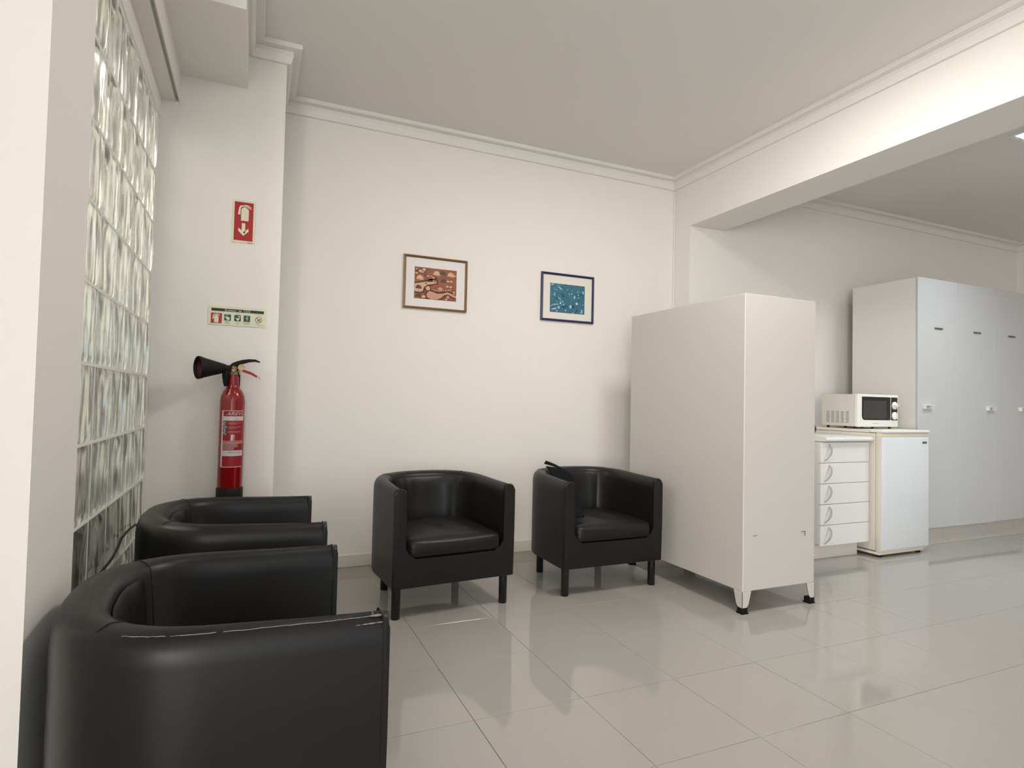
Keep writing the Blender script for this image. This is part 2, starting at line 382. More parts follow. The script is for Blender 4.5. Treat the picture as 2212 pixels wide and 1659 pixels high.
# unseen dark block added to darken the lowest glass rows
t = tag(empty('low_dark_block', (-1.0, 2.6, 0)), 'dark low block added behind the glass to darken its bottom rows', 'cupboard')
box('body', 'darkwood', -0.28, 0.28, -0.78, 0.78, 0.0, 0.66, t, 0.004)
box('top_board', 'darkwood', -0.30, 0.30, -0.80, 0.80, 0.66, 0.685, t, 0.003)

# ------------------------------------------------------------------ ceiling lamps
def troffer(x, y, warm, label):
    t = tag(empty('ceiling_light', (x, y, CZ)), label, 'ceiling light', 'square ceiling lamps')
    bm = bmesh.new(); a, b = 0.30, 0.275
    for q in ((-a, a, -a, -b), (-a, a, b, a), (-a, -b, -b, b), (b, a, -b, b)): bx(bm, q[0], q[1], q[2], q[3], -0.008, 0.0)
    finish('frame', bm, 'whitepl', t)
    bm = bmesh.new(); bx(bm, -b, b, -b, b, -0.003, -0.001); finish('diffuser', bm, 'diffwarm' if warm else 'diff', t)
    bm = bmesh.new()
    for k in range(-2, 3):
        bx(bm, k*0.11-0.002, k*0.11+0.002, -b, b, -0.03, -0.004)
    for k in range(-2, 3):
        bx(bm, -b, b, k*0.11-0.002, k*0.11+0.002, -0.03, -0.004)
    finish('louvre', bm, 'louvre', t)
    return t
for k, ((lx, ly), pw, c) in enumerate(LAMPS):
    if (lx, ly) == (4.98, 2.01): troffer(lx, ly, False, 'square louvred ceiling lamp at the upper right, beyond the beam')

# ------------------------------------------------------------------ tub armchair
W2, YF, YB = 0.339, -0.300, 0.315
def upath(n=44):
    pts = [(-W2, YF + (0.0-YF)*k/6) for k in range(6)]
    e = 2/2.5
    for k in range(n+1):
        a = PI - PI*k/n
        c, s = math.cos(a), math.sin(a)
        pts.append((W2*math.copysign(abs(c)**e, c), 0.0 + (YB-0.0)*abs(s)**e))
    pts += [(W2, YF + (0.0-YF)*k/6) for k in range(5, -1, -1)]
    return pts
def shell_rings():
    pts = upath(); out = []
    N = len(pts); L = [0]
    for a, b in zip(pts, pts[1:]): L.append(L[-1]+math.dist(a, b))
    for i, (x, y) in enumerate(pts):
        a = pts[max(0, i-1)]; b = pts[min(N-1, i+1)]
        tx, ty = b[0]-a[0], b[1]-a[1]; l = math.hypot(tx, ty); nx, ny = ty/l, -tx/l      # inward normal (path runs clockwise seen from above)
        s = L[i]/L[-1]; k = math.sin(PI*s)**1.3                                            # 0 front .. 1 back
        out.append((x, y, nx, ny, s, k))
    return out
def shell_profile(k):
    t = 0.064 + 0.040*k; zt = 0.652 + 0.022*k; sl = 0.035*k
    P = [(0.012, 0.155), (0.003, 0.158), (0.0, 0.168), (0.0, 0.30), (0.0, 0.45), (0.0, zt-0.060), (0.003, zt-0.036), (0.011, zt-0.017), (0.023, zt-0.006),
         (t*0.5, zt), (t-0.022, zt-0.005), (t-0.010, zt-0.014), (t-0.002, zt-0.032), (t+0.002, zt-0.06), (t+sl*0.35, zt-0.14), (t+sl*0.9, 0.44), (t+sl, 0.39), (t+sl, 0.30), (t+sl, 0.20), (t, 0.157)]
    return P
def add_chair_parts(t):
    R = shell_rings(); bm = bmesh.new(); rings = []
    for x, y, nx, ny, s, k in R:
        rings.append([bm.verts.new((x+nx*u, y+ny*u, z)) for u, z in shell_profile(k)])
    m = len(rings[0])
    for a, b in zip(rings, rings[1:]):
        for i in range(m): bm.faces.new((a[i], a[(i+1) % m], b[(i+1) % m], b[i]))
    bm.faces.new(rings[0]); bm.faces.new(rings[-1])
    finish('shell', bm, 'leather', t, smooth=0.9)
    # front panel: two arm fronts and the apron in one U-shaped piece
    def arc(cx, cz, r, a0, a1, n=6): return [(cx+r*math.cos(math.radians(a0+(a1-a0)*i/n)), cz+r*math.sin(math.radians(a0+(a1-a0)*i/n))) for i in range(n+1)]
    zt = 0.651
    out = [(-W2, 0.158), (-W2, 0.40)] + arc(-W2+0.028, zt-0.028, 0.028, 180, 90) + arc(-W2+0.064-0.018, zt-0.018, 0.018, 90, 0)
    out += [(-W2+0.065, 0.45)] + arc(-W2+0.066+0.05, 0.302+0.05, 0.05, 180, 270) + [(0, 0.300)]
    out += [(-x, z) for x, z in reversed(out[:-1])]
    bm = bmesh.new()
    prism(bm, out, lambda u, v, d: (u, d, v), YF-0.014, YF+0.0006)
    fr = [f for f in bm.faces if len(f.verts) > 8 and f.calc_center_median().y < YF-0.01]
    es = [e for f in fr for e in f.edges]
    bmesh.ops.bevel(bm, geom=es, offset=0.009, segments=4, affect='EDGES', profile=0.5)
    finish('front_panel', bm, 'leather', t, smooth=0.5)
    # piping round the arm fronts
    bm = bmesh.new()
    pp = [(x*1.0, YF-0.0065, z) for x, z in out]
    idx = [i for i in range(len(out)) if True]
    tube(bm, [(x-0.0003, YF-0.0005, z+0.0006) for x, z in out[1:18]][2:], 0.0016, 6)
    finish('piping', bm, 'leather', t, smooth=1.0); bm = bmesh.new()
    tube(bm, [(x+0.0003, YF-0.0005, z+0.0006) for x, z in out[-17:]][:-2], 0.0016, 6)
    finish('piping', bm, 'leather', t, smooth=1.0)
    # seat cushion
    bm = bmesh.new(); nx_, ny_, nz_ = 22, 20, 8
    def sup(u, e=5): return u
    x1, y0, y1, z0, z1 = 0.262, -0.318, 0.235, 0.296, 0.398
    V = {}
    def cv(i, j, k):
        if (i, j, k) in V: return V[i, j, k]
        u, v, w_ = -1+2*i/nx_, -1+2*j/ny_, -1+2*k/nz_
        # rounded box through clamping to a core
        r = 0.034; hx, hy, hz = x1, (y1-y0)/2, (z1-z0)/2
        p = Vector((u*hx, v*hy, w_*hz)); q = Vector((max(-hx+r, min(hx-r, p.x)), max(-hy+r, min(hy-r, p.y)), max(-hz+r, min(hz-r, p.z))))
        d = p-q
        if d.length > 1e-9: p = q + d.normalized()*min(r, d.length*1.0 if d.length < r else r)
        if d.length > 1e-9 and max(abs(u), abs(v), abs(w_)) > 0.999: p = q + d.normalized()*r
        puff = (1-u*u)*(1-v*v)
        if w_ > 0: p.z += 0.026*puff*w_ + 0.004*math.sin(u*9+v*4)*puff*w_
        if v < 0: p.y -= 0.010*(1-u*u)*(1-w_*w_)*(-v)
        if v > 0: p.x *= 1-0.28*v**3
        V[i, j, k] = bm.verts.new((p.x, p.y+(y0+y1)/2, p.z+(z0+z1)/2)); return V[i, j, k]
    for i in range(nx_):
        for j in range(ny_):
            for k in (0, nz_): bm.faces.new((cv(i,j,k), cv(i+1,j,k), cv(i+1,j+1,k), cv(i,j+1,k)))
    for i in range(nx_):
        for k in range(nz_):
            for j in (0, ny_): bm.faces.new((cv(i,j,k), cv(i+1,j,k), cv(i+1,j,k+1), cv(i,j,k+1)))
    for j in range(ny_):
        for k in range(nz_):
            for i in (0, nx_): bm.faces.new((cv(i,j,k), cv(i,j+1,k), cv(i,j+1,k+1), cv(i,j,k+1)))
    finish('seat_cushion', bm, 'leather', t, smooth=1.2)
    # padded inner back between two seams, slightly proud, with shallow gathers
    bm = bmesh.new(); sel = [q for q in R if 0.34 < q[4] < 0.66]; rows = []
    for ii, (x, y, nx, ny, s, k) in enumerate(sel):
        P = shell_profile(k)[12:17]; ed = math.sin(PI*ii/(len(sel)-1)); pr = 0.002+0.014*min(1, ed*2.2)
        row = []
        for a in range(17):
            f = a/16*4; i0 = min(3, int(f)); fr_ = f-i0
            u = P[i0][0]*(1-fr_)+P[i0+1][0]*fr_; z = P[i0][1]*(1-fr_)+P[i0+1][1]*fr_
            e2 = min(1, min(a+2, 18-a)/3.0)*(0.35+0.65*min(1, a/5.0))
            g = 0.0035*math.sin(ii*2.1)*math.exp(-((a-4)/3.0)**2)*(1 if ii < len(sel)*0.5 else 0.3)
            row.append(bm.verts.new((x+nx*(u+pr*e2+g-0.001), y+ny*(u+pr*e2+g-0.001), z)))
        rows.append(row)
    for a, b in zip(rows, rows[1:]):
        for i in range(16): bm.faces.new((a[i], a[i+1], b[i+1], b[i]))
    finish('backrest', bm, 'leather', t, smooth=2.5)
    # seams over the roll where the back meets the arms
    for tgt in (0.325, 0.675):
        q = min(R, key=lambda r_: abs(r_[4]-tgt)); x, y, nx, ny, s, k = q
        bm = bmesh.new()
        tube(bm, [(x+nx*(u+(0.0006 if i > 9 else -0.0006)), y+ny*(u+(0.0006 if i > 9 else -0.0006)), z+0.0006) for i, (u, z) in enumerate(shell_profile(k)) if 8 <= i <= 16], 0.0016, 6)
        finish('seam', bm, 'seam', t, smooth=1.0)
    # underframe
    bm = bmesh.new()
    vs = [(-0.27, YF+0.01), (0.27, YF+0.01), (0.27, 0.05), (0.20, 0.20), (0.08, 0.25), (-0.08, 0.25), (-0.20, 0.20), (-0.27, 0.05)]
    prism(bm, vs, lambda u, v, d: (u, v, d), 0.162, 0.297)
    finish('seat_base', bm, 'fabric', t)
    for lx, ly in ((-0.302, -0.262), (0.302, -0.262), (-0.222, 0.215), (0.222, 0.215)):
        bm = bmesh.new(); lathe(bm, [(0.0205, 0.0), (0.0225, 0.003), (0.0225, 0.165), (0.0225, 0.20)], (lx, ly, 0), 20)
        finish('leg', bm, 'blackleg', t, smooth=0.6)
CH = empty('armchair')
tag(CH, '', 'armchair', 'black leather tub armchairs')
add_chair_parts(CH)
CH.location = (0.971, 3.255, 0); CH.rotation_euler = (0, 0, math.radians(4.5))
CH['label'] = 'black leather tub armchair with empty seat, on the left against the back wall'
CH2 = dup(CH, (1.971, 3.262, 0), math.radians(0.3), 'black leather tub armchair beside the steel cupboard, black bag tucked in its seat')
CH3 = dup(CH, (-0.053, 2.545, 0), math.radians(90), 'black leather tub armchair just in front of the fire extinguisher wall')
CH4 = dup(CH, (-0.050, 1.565, 0), math.radians(92.5), 'nearest black leather tub armchair, arm seam worn pale at the front corner')
# worn seam on the nearest chair: pale thread and scuffed corner on its right-hand arm (local +x side is the far arm, -x the near arm)
bm = bmesh.new()
pr0 = shell_rings()
line = []
for x, y, nx, ny, s, k in pr0:
    if 0.50 < s:
        break
near = [q for q in pr0 if q[4] < 0.36]
def ontop(q, frac, lift=0.0008):
    x, y, nx, ny, s, k = q; P = shell_profile(k); a = P[7]; b = P[8]
    u = a[0]*(1-frac)+b[0]*frac; z = a[1]*(1-frac)+b[1]*frac
    return (x+nx*u, y+ny*u, z+lift)
near = [q for q in pr0 if q[4] < 0.30]; line = []
for qa, qb in zip(near, near[1:]):
    for f in (0, 0.33, 0.66):
        line.append(tuple(qa[i]*(1-f)+qb[i]*f for i in range(6)))
rs = random.Random(11); i = 0
while i < len(line)-3:
    n_ = rs.randint(3, 8); tube(bm, [ontop(q, 0.86+rs.uniform(-0.04, 0.04)) for q in line[i:i+n_]], rs.uniform(0.0004, 0.0008), 5); i += n_-1 + (rs.random() < 0.4)
cq = near[0]
def lerpq(f):
    a, b = near[0], near[1]; return (a[0]*(1-f)+b[0]*f, a[1]*(1-f)+b[1]*f, a[2], a[3], 0, 0)
q = lerpq(0.35); P = shell_profile(0)
tube(bm, [(q[0]+q[2]*P[i][0], q[1], P[i][1]+0.0008) for i in range(8, 12)], 0.0011, 5)
for f, i, rr in ((0.04, 8, 0.007), (0.16, 8, 0.008), (0.30, 8, 0.006), (0.02, 7, 0.006), (0.45, 7, 0.005), (0.7, 7, 0.004), (0.1, 7, 0.005), (1.0, 7, 0.003)):
    q = lerpq(f); m4 = Matrix.Translation((q[0]+q[2]*P[i][0], q[1], P[i][1])) @ Matrix.Diagonal((1, 2.0, 0.35, 1))
    lathe(bm, [(0.0004, -rr*0.6), (rr*0.8, -rr*0.3), (rr, 0), (rr*0.7, rr*0.4), (0.0004, rr*0.6)], seg=9, mat4=m4)
o = finish('worn_seam', bm, 'wear', CH4, smooth=1.0); o['label'] = 'pale worn seam and scuffed corner'

# ------------------------------------------------------------------ black bag in the second chair
bag = tag(empty('shoulder_bag', (1.971, 3.262, 0.0)), 'folded black fabric bag with strap sticking up inside the left arm of the armchair', 'bag')
def sheet(bm, rows, th):
    """rows of 3D points -> smooth thick sheet (Catmull-ish by linear subdivision)."""
    G = [[Vector(p) for p in r] for r in rows]
    def refine(A):
        out = []
        n = len(A)
        for i in range(n-1):
            p0, p1, p2, p3 = A[max(0, i-1)], A[i], A[i+1], A[min(n-1, i+2)]
            for k in range(4):
                t_ = k/4
                out.append([0.5*((2*b)+(-a+c)*t_+(2*a-5*b+4*c-d)*t_**2+(-a+3*b-3*c+d)*t_**3) for a, b, c, d in zip(p0, p1, p2, p3)])
        out.append(A[-1]); return out
    G = refine(G); G = [list(r) for r in zip(*refine([list(r) for r in zip(*G)]))]
    n, m = len(G), len(G[0]); fr, bk = [], []
    for i in range(n):
        a, b = [], []
        for j in range(m):
            du = G[min(i+1, n-1)][j]-G[max(i-1, 0)][j]; dv = G[i][min(j+1, m-1)]-G[i][max(j-1, 0)]
            nn = du.cross(dv).normalized(); e = min(1, 0.25+min(i, n-1-i, j, m-1-j)/2.5)
            a.append(bm.verts.new(G[i][j]+nn*th*e/2)); b.append(bm.verts.new(G[i][j]-nn*th*e/2))
        fr.append(a); bk.append(b)
    for i in range(n-1):
        for j in range(m-1):
            bm.faces.new((fr[i][j], fr[i+1][j], fr[i+1][j+1], fr[i][j+1])); bm.faces.new((bk[i][j], bk[i][j+1], bk[i+1][j+1], bk[i+1][j]))
    for i in range(n-1):
        bm.faces.new((fr[i][0], bk[i][0], bk[i+1][0], fr[i+1][0])); bm.faces.new((fr[i][-1], fr[i+1][-1], bk[i+1][-1], bk[i][-1]))
    for j in range(m-1):
        bm.faces.new((fr[0][j], fr[0][j+1], bk[0][j+1], bk[0][j])); bm.faces.new((fr[-1][j], bk[-1][j], bk[-1][j+1], fr[-1][j+1]))
bm = bmesh.new()
sheet(bm, [[(-0.235, 0.13, 0.690), (-0.19, 0.13, 0.685), (-0.125, 0.125, 0.672)],
           [(-0.245, 0.07, 0.675), (-0.18, 0.07, 0.655), (-0.075, 0.075, 0.632)],
           [(-0.255, -0.03, 0.62), (-0.19, -0.03, 0.58), (-0.10, -0.04, 0.53)],
           [(-0.257, -0.14, 0.52), (-0.20, -0.14, 0.48), (-0.135, -0.14, 0.47)],
           [(-0.257, -0.235, 0.440), (-0.20, -0.235, 0.432), (-0.155, -0.225, 0.432)]], 0.024)
finish('bag_body', bm, 'fabric', bag, smooth=1.0)
bm = bmesh.new()
sheet(bm, [[(-0.262, 0.105, 0.712), (-0.238, 0.13, 0.729)], [(-0.215, 0.105, 0.700), (-0.190, 0.13, 0.712)], [(-0.165, 0.105, 0.686), (-0.145, 0.13, 0.692)], [(-0.135, 0.10, 0.672), (-0.120, 0.125, 0.675)]], 0.009)
finish('strap', bm, 'fabric', bag, smooth=1.0)

# ------------------------------------------------------------------ steel cupboard
t = tag(empty('steel_cupboard', (2.68, 2.92, 0)), 'tall pale grey steel cupboard on tapered legs, standing beside the armchair', 'cupboard')
cx0, cx1, cy0, cy1, cz0, cz1 = 2.412-2.68, 2.950-2.68, 2.402-2.92, 3.444-2.92, 0.118, 1.715
box('body', 'steel', cx0+0.0015, cx1-0.02, cy0+0.0015, cy1, cz0, cz1, t, 0.0015, 1)
# corner strip in paler steel, the edge highlight painted in
box('corner_highlight', 'steelhighlight', cx0, cx0+0.005, cy0, cy0+0.004, cz0, cz1-0.001, t, 0.001, 1)
for k in range(2):
    ya, yb_ = cy0+0.003+k*(cy1-cy0-0.003)/2, cy0+(k+1)*(cy1-cy0)/2-0.002
    box('door', 'steel', cx1-0.02, cx1, ya+0.001, yb_, cz0, cz1, t, 0.0015, 1)
for u in (2.499-2.68, 2.858-2.68):
    bm = bmesh.new(); w_ = 0.016
    bx(bm, u-w_, u+w_, cy0-0.0012, cy0+0.001, 0.4085, 0.4105)
    if u > 0: bx(bm, u+w_-0.004, u+w_-0.001, cy0-0.0012, cy0+0.001, 0.385, 0.4085)
    finish('slot', bm, 'slotdark', t)
def cab_leg(lx, ly, sx, sy):
    bm = bmesh.new(); th = 0.002
    # two tapering plates meeting at the corner, rounded bottom
    wt, wb, zb = 0.062, 0.040, 0.030
    pts = [(0, cz0), (wt, cz0), (wb+0.004, zb+0.02), (wb-0.006, zb+0.006), (wb-0.018, zb), (0, zb)]
    prism(bm, pts, lambda u, v, d: (lx+sx*u, ly+sy*d, v), 0, th); prism(bm, pts, lambda u, v, d: (lx+sx*d, ly+sy*u, v), 0, th)
    o = finish('leg', bm, 'steel', t)
    bm = bmesh.new(); x0, x1 = sorted((lx-sx*0.003, lx+sx*0.042)); y0, y1 = sorted((ly-sy*0.003, ly+sy*0.042))
    prism(bm, [(x0, y0), (x1, y0), (x1, y1), (x0, y1)], lambda u, v, d: (u, v, d), 0.0, 0.006)
    bx(bm, x0+0.002, x1-0.004, y0+0.002, y1-0.004, 0.006, 0.034, 0.002, 1)
    f = finish('foot', bm, 'rubber', o)
cab_leg(cx0, cy0, 1, 1); cab_leg(cx1, cy0, -1, 1); cab_leg(cx0, cy1, 1, -1); cab_leg(cx1, cy1, -1, -1)

# ------------------------------------------------------------------ tall laminate cupboards
TY0 = 3.05; TDX = [4.905, 5.430, 5.950, 6.470, 6.990, 7.51]; 
labs = ['tall white laminate cupboard, leftmost of the row, directly right of the fridge',
        'tall white laminate cupboard, second from the left in the kitchen row',
        'tall white laminate cupboard, third from the left, cut by the right picture edge']
hx = [5.02, 5.88, 6.375]
for k in range(3):
    x0, x1 = TDX[k], TDX[k+1]; xc = (x0+x1)/2
    t = tag(empty('tall_cupboard', (xc, 3.35, 0)), labs[k], 'cupboard', 'tall white laminate cupboards')
    zb = 0.150 + (0.0, -0.002, 0.004)[k]
    box('body', 'lamwarm', x0-xc+0.001, x1-xc-0.001, TY0+0.02-3.35, 3.62-3.35, 0.16, 2.185, t, 0.001, 1)
    d = box('door', 'lam', x0-xc+0.0015, x1-xc-0.0015, TY0-3.35, TY0+0.018-3.35, zb, 2.188, t, 0.0015, 1)
    bm = bmesh.new(); sc = (5.17, 5.70, 6.215)[k]-xc
    bx(bm, sc-0.052, sc+0.052, TY0-3.35-0.007, TY0-3.35, 1.775, 1.789, 0.003, 2)
    finish('slot_handle', bm, 'slotdark', d, smooth=0.6)
    bm = bmesh.new(); hc = hx[k]-xc; yq = TY0-3.35
    bx(bm, hc-0.055, hc+0.055, yq-0.030, yq, 1.145, 1.150); bx(bm, hc-0.050, hc-0.045, yq-0.026, yq, 1.118, 1.145)
    bx(bm, hc+0.040, hc+0.045, yq-0.026, yq, 1.118, 1.145); bx(bm, hc-0.046, hc+0.041, yq-0.004, yq, 1.116, 1.120)
    finish('handle', bm, 'whitepl', d)
for k in range(3, 5):
    x0, x1 = TDX[k], TDX[k+1]
    # further unit outside the picture is left out
t = tag(empty('plinth', (5.7, 3.1, 0)), 'low tiled plinth under the tall white cupboards', 'plinth')
for a, b in ((4.905, 5.300), (5.300, 6.340), (6.340, 6.99)):
    box('plinth_panel', 'plinth', a-5.7+0.003, b-5.7-0.003, 0, 0.012, 0.0, 0.146, t, 0.0015, 1)
box('plinth_core', 'plinth', 4.91-5.7, 6.985-5.7, 0.012, 0.5, 0.0, 0.145, t)

# ------------------------------------------------------------------ drawer unit and worktop
DX0, DX1, DY0 = 3.765, 4.283, 3.02
t = tag(empty('drawer_unit', (4.02, 3.3, 0)), 'white kitchen drawer unit with five drawers, left of the fridge', 'drawers')
ox, oy = 4.02, 3.3
box('body', 'lamwarm', DX0-ox, DX1-ox, DY0+0.02-oy, 3.60-oy, 0.12, 0.858, t, 0.001, 1)
box('kickboard', 'lamwarm', DX0-ox, 4.255-ox, 3.095-oy, 3.11-oy, 0.0, 0.12, t, 0.001, 1)
zs = [0.108+0.1497*k for k in range(6)]
for k in range(5):
    d = box('drawer', 'drawer', DX0-ox+0.001, DX1-ox-0.001, DY0-oy, DY0+0.019-oy, zs[k]+0.0018, zs[k+1]-0.0018, t, 0.0015, 1)
    bm = bmesh.new(); zc_ = (zs[k]+zs[k+1])/2+0.004
    xa, xb_ = DX0-ox+0.085, DX0-ox+0.038
    y_ = DY0-oy
    tube(bm, bez((xa, y_, zc_+0.056), (xa+0.012, y_-0.034, zc_+0.035), (xa-0.008, y_-0.034, zc_-0.03), (xb_, y_, zc_-0.060), 14), 0.0042, 6, flat=1.5)
    tube(bm, bez((xa, y_-0.002, zc_+0.052), (xa-0.018, y_-0.010, zc_+0.02), (xa-0.03, y_-0.012, zc_-0.02), (xb_+0.004, y_-0.002, zc_-0.054), 12), 0.0028, 6)
    finish('handle', bm, 'handle', d, smooth=1.0)
t = tag(empty('worktop', (4.03, 3.3, 0.86)), 'white laminate worktop with rounded front edge over the five drawers', 'worktop')
bm = bmesh.new()
pf = [(2.992+0.016, 0.0), (3.62, 0.0), (3.62, 0.034), (2.992+0.016, 0.034)] 
prof = [(3.62, 0.002), (3.62, 0.036), (3.010, 0.036), (3.000, 0.033), (2.993, 0.026), (2.990, 0.018), (2.993, 0.009), (3.000, 0.003), (3.010, 0.002)]
prism(bm, prof, lambda u, v, d: (d, u-3.3, v), 3.785-4.03, 4.296-4.03)
finish('slab', bm, 'drawer', t, smooth=0.5)

# ------------------------------------------------------------------ fridge
FX0, FX1, FY0 = 4.302, 4.858, 2.935
ox, oy = 4.58, 3.2
t = tag(empty('fridge', (ox, oy, 0)), 'small under-counter fridge with white door and aged cream sides', 'fridge')
X0, X1 = FX0-ox, FX1-ox
box('body', 'beige', X0+0.004, X1-0.004, FY0+0.055-oy, 3.53-oy, 0.045, 0.925, t, 0.004, 2)
d = box('door', 'fridge', X0+0.010, X1, FY0-oy, FY0+0.045-oy, 0.052, 0.896, t, 0.008, 3)
box('door_liner', 'beige', X0+0.004, X1-0.002, FY0+0.010-oy, FY0+0.052-oy, 0.040, 0.904, d, 0.004, 2)
bm = bmesh.new(); bx(bm, X0+0.006, X1-0.002, FY0+0.004-oy, FY0+0.05-oy, 0.900, 0.928, 0.003, 2)
hnd = finish('grip_strip', bm, 'cream', t, smooth=0.6)
box('grip_recess', 'beige', X0+0.09, X1-0.04, FY0+0.0015-oy, FY0+0.006-oy, 0.914, 0.927, hnd, 0.001, 1)
bm = bmesh.new(); w_ = 0.026; bx(bm, X1-0.030-2*w_, X1-0.030, FY0-0.0025-oy, FY0-oy, 0.846, 0.862, 0.002, 2)
finish('badge', bm, 'greylabel', d, smooth=0.5)
bm = bmesh.new(); bx(bm, X0-0.004, X1+0.004, FY0-0.006-oy, FY0+0.10-oy, 0.929, 0.950, 0.006, 3)
finish('top_front_edge', bm, 'whitepl', t, smooth=0.6)
box('top_panel', 'beige', X0-0.003, X1+0.003, FY0+0.1005-oy, 3.53-oy, 0.927, 0.949, t, 0.003, 2)
bm = bmesh.new()
bx(bm, X0+0.0, X1-0.03, FY0+0.02-oy, 3.50-oy, 0.018, 0.038, 0.004, 2)
finish('base_tray', bm, 'beige', t, smooth=0.6)
box('base_gap_shade', 'dark', X0+0.012, X1-0.02, FY0+0.06-oy, 3.48-oy, 0.038, 0.046, t)  # dark box, shade of the gap put into its colour
for lx in (X0+0.05, X1-0.06):
    for ly in (FY0+0.05-oy, 3.45-oy):
        bm = bmesh.new(); lathe(bm, [(0.018, 0), (0.020, 0.004), (0.016, 0.02)], (lx, ly, 0), 16); finish('foot', bm, 'rubber', t, smooth=0.6)

# ------------------------------------------------------------------ microwave
MX0, MX1, MY0, MY1 = 4.318, 4.800, 3.14, 3.46
ox, oy, oz = 4.56, 3.3, 0.9505
t = tag(empty('microwave', (ox, oy, oz)), 'white microwave oven with two round dials standing on the fridge', 'microwave')
X0, X1, Y0, Y1, Z0, Z1 = MX0-ox, MX1-ox, MY0-oy, MY1-oy, 0.0145, 0.272
bm = bmesh.new(); bx(bm, X0+0.002, X1-0.002, Y0+0.03, Y1, Z0+0.002, Z1-0.002, 0.003, 2)
body = finish('casing', bm, 'mwside', t, smooth=0.6)
# vent slots in the left side (five columns of slots)
bm = bmesh.new()
for c in range(5):
    for r_ in range(9):
        ya = Y0+0.075+c*0.043; z_ = Z0+0.030+r_*0.0105
        bx(bm, X0-0.0005+0.002, X0+0.003, ya, ya+0.028, z_, z_+0.0038)
finish('vent_slots', bm, 'slotdark', body)['kind'] = 'stuff'
fr = box('front_frame', 'whitepl', X0, X1, Y0, Y0+0.03, Z0, Z1, t, 0.006, 3)
# door window with a round lower-left corner
def rr_poly(x0, x1, z0, z1, rbl, r=0.004):
    P = []
    for (cx, cz, rad, a0) in ((x0+rbl, z0+rbl, rbl, 180), (x1-r, z0+r, r, 270), (x1-r, z1-r, r, 0), (x0+r, z1-r, r, 90)):
        for i in range(7): a = math.radians(a0+90*i/6); P.append((cx+rad*math.cos(a), cz+rad*math.sin(a)))
    return P
wx0, wx1, wz0, wz1 = X0+0.048, X0+0.386, Z0+0.054, Z1-0.020
bm = bmesh.new(); prism(bm, rr_poly(wx0, wx1, wz0, wz1, 0.032), lambda u, v, d: (u, d, v), Y0-0.0015, Y0+0.004)
dr = finish('door_window', bm, 'blackgl', t)
bm = bmesh.new(); prism(bm, rr_poly(wx0+0.014, wx1-0.050, wz0+0.012, wz1-0.030, 0.02), lambda u, v, d: (u, d, v), Y0-0.0022, Y0-0.0015)
finish('window_screen', bm, 'mesh', dr)
px0, px1 = X0+0.394, X1-0.012
bm = bmesh.new(); bx(bm, px0, px1, Y0-0.0015, Y0+0.004, wz0, wz1); pan = finish('control_panel', bm, 'blackgl', t)
xc = (px0+px1)/2
for z_, tilt in ((Z0+0.172, 1.0), (Z0+0.090, 0.0)):
    bm = bmesh.new(); m4 = Matrix.Translation((xc, Y0-0.0015, z_)) @ Matrix.Rotation(PI/2, 4, 'X')
    lathe(bm, [(0.031, 0), (0.031, 0.006), (0.028, 0.010), (0.024, 0.012), (0.001, 0.013)], seg=28, mat4=m4)
    rm = Matrix.Translation((xc, Y0-0.013, z_)) @ Matrix.Rotation(PI/2*tilt + 0.05, 4, 'Y')
    vs = bx(bm, -0.0045, 0.0045, -0.014, 0.0, -0.024, 0.024, 0.0)
    bmesh.ops.transform(bm, matrix=rm, verts=vs)
    finish('dial', bm, 'whitepl', pan, smooth=0.5)
bm = bmesh.new(); bx(bm, X0+0.170, X0+0.245, Y0-0.0008, Y0+0.001, Z0+0.026, Z0+0.031, 0.001, 1); finish('maker_mark', bm, 'handle', fr)
for lx in (X0+0.03, X0+0.235, X1-0.04):
    for ly in (Y0+0.045, Y1-0.04):
        bm = bmesh.new(); lathe(bm, [(0.010, 0), (0.011, 0.003), (0.010, 0.0165)], (lx, ly, 0), 12); finish('foot', bm, 'rubber', t, smooth=0.6)
# dark round jar half hidden behind the steel cupboard
t = tag(empty('round_jar', (3.985, 3.30, 0.8965)), 'small dark rounded jar on the worktop, half hidden by the steel cupboard', 'jar')
bm = bmesh.new(); lathe(bm, [(0.028, 0.0), (0.040, 0.010), (0.050, 0.034), (0.050, 0.052), (0.040, 0.076), (0.030, 0.082)], seg=28); finish('body', bm, 'blackgl', t, smooth=0.8)
bm = bmesh.new(); lathe(bm, [(0.031, 0.082), (0.032, 0.088), (0.020, 0.095), (0.008, 0.098), (0.009, 0.106), (0.001, 0.109)], seg=24); finish('lid', bm, 'rubber', t, smooth=0.8)

